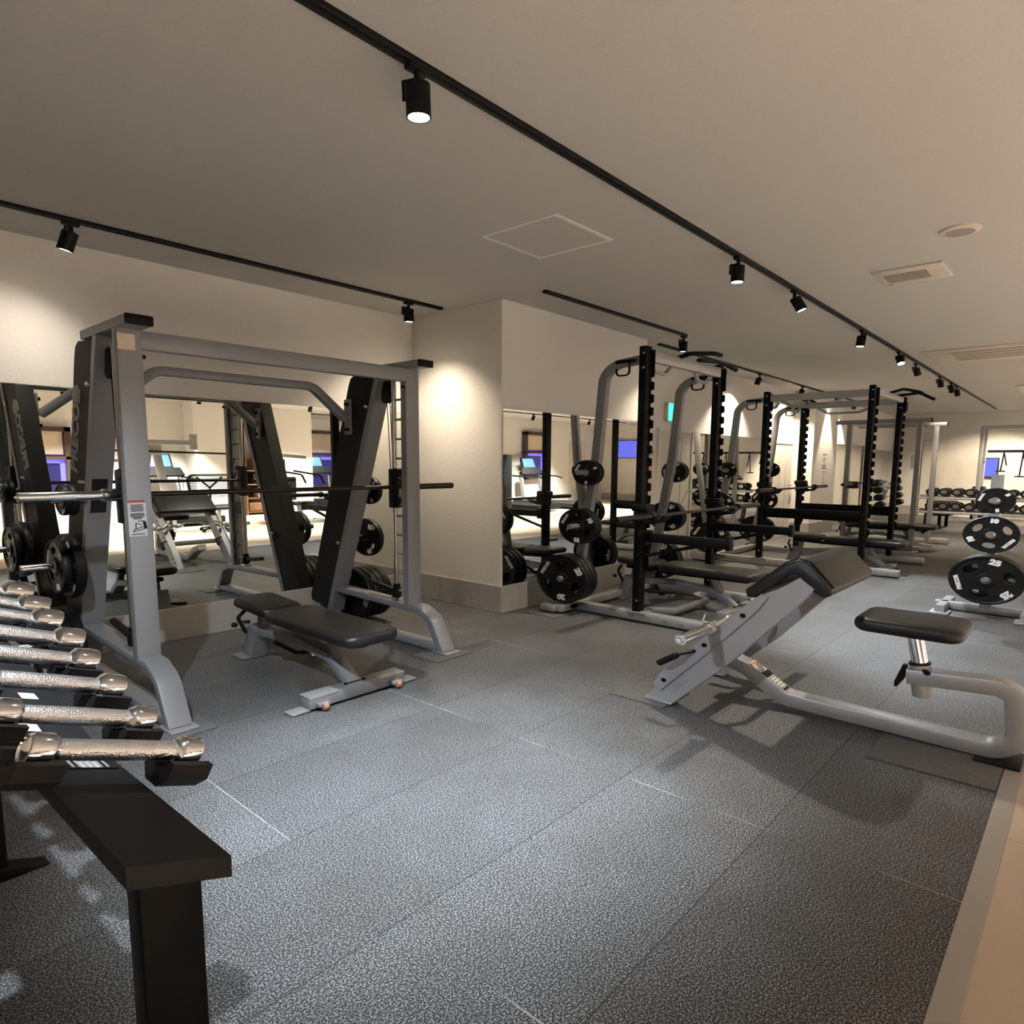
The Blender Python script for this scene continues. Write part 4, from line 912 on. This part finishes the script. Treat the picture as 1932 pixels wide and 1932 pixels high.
def weight_machine(label, x, y, rz, h=1.55, fx=1):
    t = thing('weight_machine', label, 'exercise machine', (x, y, 0))
    part('frame', MB().bar(fillet([(x-.45*fx, y, .05), (x-.40*fx, y, h), (x+.2*fx, y, h-.05)], .15), .07, .07, (0, 1, 0)).bar([(x-.5*fx, y, .04), (x+.55*fx, y, .04)], .08, .07, (0, 1, 0)).bar([(x+.5*fx, y-.25, .04), (x+.5*fx, y+.25, .04)], .07, .07, (0, 0, 1)).bar([(x+.1*fx, y, .06), (x+.05*fx, y, .42)], .07, .07, (0, 1, 0)), 'silver', t)
    part('stack_cover', MB().box(x-.52*fx if fx > 0 else x+.28, x-.28*fx if fx > 0 else x+.52, y-.18, y+.18, .1, h-.1, b=.02), 'dark', t)
    part('seat_pad', pad_mb(x-.12, x+.32, y-.17, y+.17, .42, .50), 'vinyl', t)
    part('back_pad', pad_mb(x-.16, x-.07, y-.16, y+.16, .55, 1.05), 'vinyl', t)
    part('arm', MB().tube(fillet([(x-.2*fx, y-.3, 1.2), (x+.3*fx, y-.3, 1.1), (x+.38*fx, y-.3, .9)], .08), .02, 10).tube(fillet([(x-.2*fx, y+.3, 1.2), (x+.3*fx, y+.3, 1.1), (x+.38*fx, y+.3, .9)], .08), .02, 10), 'black', t)
    return t
# benches, racks of small weights at the far left wall, beyond the grey rack
T = thing('barbell_rack', 'rack of small fixed barbells by the far left mirror', 'barbell rack', (13.1, 2.9, 0))
for x in (12.5, 13.7): part('end_frame', MB().bar([(x, 3.2, .02), (x, 2.85, 1.05)], .06, .05, (1, 0, 0)).bar([(x, 3.2, .03), (x, 2.5, .03)], .06, .05, (0, 0, 1)), 'silver', T)
part('rail', MB().bar([(12.45, 2.95, .62), (13.75, 2.95, .62)], .05, .05, (0, 0, 1)).bar([(12.45, 2.88, .92), (13.75, 2.88, .92)], .05, .05, (0, 0, 1)), 'silver', T)
fb = None
for j, z in enumerate((1.02, .86, .70, .54)):
    lb = 'short fixed barbell, %s from the top of the far rack' % ordn[j]; y = 2.80-.02*j
    if fb is None:
        fb = thing('fixed_barbell', lb, 'barbell', (13.1, y, z), 'fixed barbells on the far rack')
        part('shaft', MB().cyl((12.45, y, z), (13.75, y, z), .015, 10), 'steel', fb)
        for x in (12.42, 13.78): part('end_weight', MB().cyl((x-.09, y, z), (x+.09, y, z), .075, 20, .01), 'rubber', fb)
    else: dup(fb, (13.1, y, z), 0, lb)
T = thing('low_shelf', 'low black two-level stand near the end wall', 'stand', (13.6, 1.9, 0))
part('frame', MB().box(13.2, 14.0, 1.85, 2.2, .30, .34, b=.01).box(13.2, 14.0, 1.85, 2.2, .56, .60, b=.01).bar([(13.25, 2.0, 0), (13.25, 2.0, .6)], .05, .05, (1, 0, 0)).bar([(13.95, 2.0, 0), (13.95, 2.0, .6)], .05, .05, (1, 0, 0)), 'black', T)

# ================================================================== the other side of the room, seen in the mirrors
def wallx(n, x0, x1, y, z0=0, z1=CH, th=.2): return struct('wall_'+n, MB().box(x0, x1, y-th, y, z0, z1), 'wall')
wallx('back', XL, 5.35, YBK)
wallx('back_pilaster', 5.35, 6.05, YBK+.45, 0, CH, .65)
wallx('back_mid', 6.05, 8.1, YBK)
struct('wall_back_side', MB().box(7.9, 8.1, YWN, YBK-.2, 0, CH), 'wall')
wallx('window_low', 8.1, 12.4, YWN, 0, .5); wallx('window_high', 8.1, 12.4, YWN, 2.45)
wallx('back_right', 12.2, XE, YBK); struct('wall_back_return', MB().box(12.2, 12.4, YWN, YBK-.2, 0, CH), 'wall')
def window(n, x0, x1, y, z0, z1, label=None):
    wn = struct('window_%d' % n, MB().box(x0, x1, y-.10, y-.08, z0, z1), 'navy')
    e = MB()
    for a, b, c, d in ((x0, x0+.10, z0, z1), (x1-.10, x1, z0, z1), (x0, x1, z0, z0+.10), (x0, x1, z1-.10, z1), (x0, x1, z0+(z1-z0)*.55, z0+(z1-z0)*.55+.07)): e.box(a, b, y-.09, y+.03, c, d, b=.004)
    struct('window_frame', e, 'wframe', wn)
    struct('roller_blind', MB().box(x0+.11, x1-.11, y-.06, y-.05, z0+(z1-z0)*.62, z1-.10), 'blind', wn)
    struct('light_strip', MB().box(x0+.10, x0+.17, y-.07, y-.04, z0+.1, z0+(z1-z0)*.55).box(x1-.17, x1-.10, y-.07, y-.04, z0+.1, z0+(z1-z0)*.55).box(x0+.10, x1-.10, y-.07, y-.04, z0+(z1-z0)*.50, z0+(z1-z0)*.55), 'led', wn)
for i, (a, b) in enumerate(((-2.9, -1.0), (-.2, 1.2), (2.70, 3.45))): window(i+1, a, b, YBK+.11, .55, 2.12)
window(7, 13.05, 13.95, YBK+.11, .85, 2.45)
for i, (a, b) in enumerate(((8.4, 10.3), (10.7, 12.1))): window(i+4, a, b, YWN, .5, 2.45)
for i, (a, b) in enumerate(((8.1, 8.4), (10.3, 10.7), (12.1, 12.2))): wallx('window_pier_%s' % 'abc'[i], a, b, YWN+.001, .5, 2.45)
d7 = struct('door_4', MB().box(15.1, 15.85, YBK, YBK+.05, 0, 2.2, b=.004), 'doorpanel')
struct('door_sign', MB().box(15.3, 15.52, YBK+.05, YBK+.056, 1.5, 1.55), 'greytext', d7)
def tv(label, x, y, z, wd=.72, hh=1.0):
    t = thing('television', label, 'television', (x, y, z)); part('frame', MB().box(x-wd/2, x+wd/2, y-.05, y, z-hh/2, z+hh/2, b=.006), 'black', t)
    pc = part('picture', MB().box(x-wd/2+.02, x+wd/2-.02, y, y+.004, z-hh/2+.02, z+hh/2-.02), 'screentv', t)
    q = MB()
    for k in range(5): q.box(x-wd*.3+.1*k, x-wd*.3+.1*k+.06, y+.004, y+.006, z-.3+.09*k, z-.2+.11*k)
    part('picture_shapes', q, 'screen', pc)
    part('bracket', MB().box(x-.05, x+.05, y-.20, y-.04, z-.08, z+.08), 'black', t)
    return t
tv('blue lit upright television seen in left mirror beside the pale pier', 6.75, -4.80, 1.85, .34, .82)
t_ = thing('television', 'blue lit television on the end wall, seen in the middle mirror', 'television', (XE-.1, -4.0, 1.95))
part('frame', MB().box(XE-.10, XE-.05, -4.55, -3.55, 1.62, 2.28, b=.006), 'black', t_); part('picture', MB().box(XE-.104, XE-.10, -4.53, -3.57, 1.64, 2.26), 'screentv', t_); part('bracket', MB().box(XE-.06, XE-.001, -4.1, -4.0, 1.9, 2.0), 'black', t_)
def treadmill(label, x, y, rz=0):
    t = thing('treadmill', label, 'treadmill', (x, y, 0), 'treadmills by the windows')
    part('deck', MB().box(x-.42, x+.42, y-.9, y+1.0, .05, .20, b=.03), 'dark', t); part('belt', MB().box(x-.26, x+.26, y-.75, y+1.0, .20, .206), 'black', t)
    for s_ in (-1, 1): part('mast', MB().bar(fillet([(x+s_*.36, y-.55, .15), (x+s_*.36, y-.70, 1.15)], 0), .06, .10, (1, 0, 0)), 'silver', t); part('handrail', MB().tube(fillet([(x+s_*.38, y-.62, 1.02), (x+s_*.38, y-.1, .98), (x+s_*.38, y+.05, .93)], .1), .022, 10), 'black', t)
    part('console', MB().prism([(-.42, 0), (.42, 0), (.36, .20), (-.36, .20)], (x, y-.66, 1.02), (1, 0, 0), (0, -.35, .94), (0, .08, .04)), 'black', t)
    s_ = part('monitor', MB().prism([(-.26, 0), (.26, 0), (.24, .36), (-.24, .36)], (x, y-.72, 1.22), (1, 0, 0), (0, -.3, .95), (0, .04, .01)), 'black', t)
    part('lit_screen', MB().prism([(-.22, .04), (.22, .04), (.205, .33), (-.205, .33)], (x, y-.678, 1.231), (1, 0, 0), (0, -.3, .95), (0, .004, .001)), 'screen', s_)
    return t
tr0 = treadmill('treadmill with blue lit screen, first of the row by the windows', 9.0, -5.7)
for k, x in enumerate((10.3, 11.6, 12.9)): dup(tr0, (x, -5.7 if k < 1 else -3.9, 0), 0, 'treadmill with blue lit screen, %s of the row by the windows' % ordn[k+1])
tr1 = dup(tr0, (4.75, -4.0, 0), 0, 'treadmill with lit screen behind the grey A-frame in the left mirror')
T = thing('shelf_cabinet', 'brown wooden shelf unit seen in the left mirror', 'cabinet', (6.75, -4.75, 0))
q = MB().box(6.35, 6.38, -4.98, -4.6, 0, 1.5, b=.003).box(7.12, 7.15, -4.98, -4.6, 0, 1.5, b=.003).box(6.35, 7.15, -4.995, -4.97, 0, 1.5)
part('case', q, 'wood', T)
for z in (.05, .42, .78, 1.14, 1.47): part('shelf', MB().box(6.38, 7.12, -4.97, -4.6, z, z+.028, b=.003), 'wood', T)
for k, (z, c) in enumerate(((.08, 'wood'), (.81, 'blacksoft'), (.45, 'peach'))):
    solo('storage_box', MB().box(6.42+.1*k, 6.70+.1*k, -4.92, -4.64, z, z+.24, b=.01), c, ('dark brown storage box at the bottom of the wooden shelves', 'black storage box on the upper wooden shelf', 'pale storage box on the middle wooden shelf')[k], 'box', (6.56+.1*k, -4.78, z))
T = thing('row_machine', 'grey A-frame machine with cross handle and barbell, seen in left mirror', 'exercise machine', (4.0, -2.9, 0))
part('leg', MB().bar([(3.74, -2.9, .02), (3.94, -2.9, 1.62)], .08, .11, (0, 1, 0)), 'silver', T); part('leg', MB().bar([(4.26, -2.9, .02), (4.06, -2.9, 1.62)], .08, .11, (0, 1, 0)), 'silver', T)
part('head_block', MB().box(3.88, 4.12, -3.0, -2.8, 1.52, 1.72, b=.02), 'silver', T)
part('cross_beam', MB().bar([(3.75, -2.85, 1.78), (4.65, -2.85, 1.78)], .09, .09, (0, 0, 1)).cyl((3.80, -2.85, 1.70), (3.80, -2.85, 1.96), .06, 20).cyl((4.62, -2.85, 1.64), (4.62, -2.85, 1.96), .06, 20), 'silver', T)
part('base', MB().bar([(3.6, -2.9, .04), (4.4, -2.9, .04)], .08, .08, (0, 0, 1)).bar([(4.0, -3.2, .04), (4.0, -2.2, .04)], .08, .08, (0, 0, 1)), 'silver', T)
part('handle_bar', MB().tube([(3.2, -2.76, 1.60), (5.2, -2.76, 1.56)], .02, 10), 'black', T)
part('plate_horn', MB().cyl((3.35, -2.7, 1.40), (3.62, -2.7, 1.40), .03, 12), 'wood', T)
# office chair and desk
T = thing('office_chair', 'black mesh-backed office chair seen in the left mirror', 'chair', (4.6, -2.0, 0))
q = MB().tube(fillet([(4.30, -2.25, .62), (4.24, -2.25, 1.12), (4.96, -2.25, 1.12), (4.90, -2.25, .62)], .10), .022, 10)
part('back_frame', q, 'black', T)
q = MB()
for k in range(14): q.box(4.28, 4.92, -2.256, -2.25, .66+.032*k, .672+.032*k)
part('back_mesh', q, 'blacksoft', T)
part('back_brace', MB().tube([(4.6, -2.28, .5), (4.6, -2.28, .86), (4.40, -2.28, 1.08)], .018, 8).tube([(4.6, -2.28, .86), (4.80, -2.28, 1.08)], .018, 8), 'black', T)
part('seat_pad', pad_mb(4.32, 4.88, -2.25, -1.75, .44, .52), 'vinyl', T)
part('pedestal', MB().cyl((4.6, -2.0, .1), (4.6, -2.0, .45), .03, 14), 'steel', T)
q = MB()
for k in range(5): a = 2*math.pi*k/5+.3; q.bar([(4.6, -2.0, .10), (4.6+.3*math.cos(a), -2.0+.3*math.sin(a), .06)], .03, .04, (0, 0, 1))
part('star_base', q, 'black', T)
for k in range(5):
    a = 2*math.pi*k/5+.3; part('caster', MB().ball((4.6+.3*math.cos(a), -2.0+.3*math.sin(a), .03), .03), 'blacksoft', T)
weight_machine('dark seated machine standing on the wood floor, seen in left mirror', 6.1, -2.3, 0)
weight_machine('seated machine by the end of the wood floor, seen in the middle mirror', 8.6, -2.0, 0, 1.7, -1)
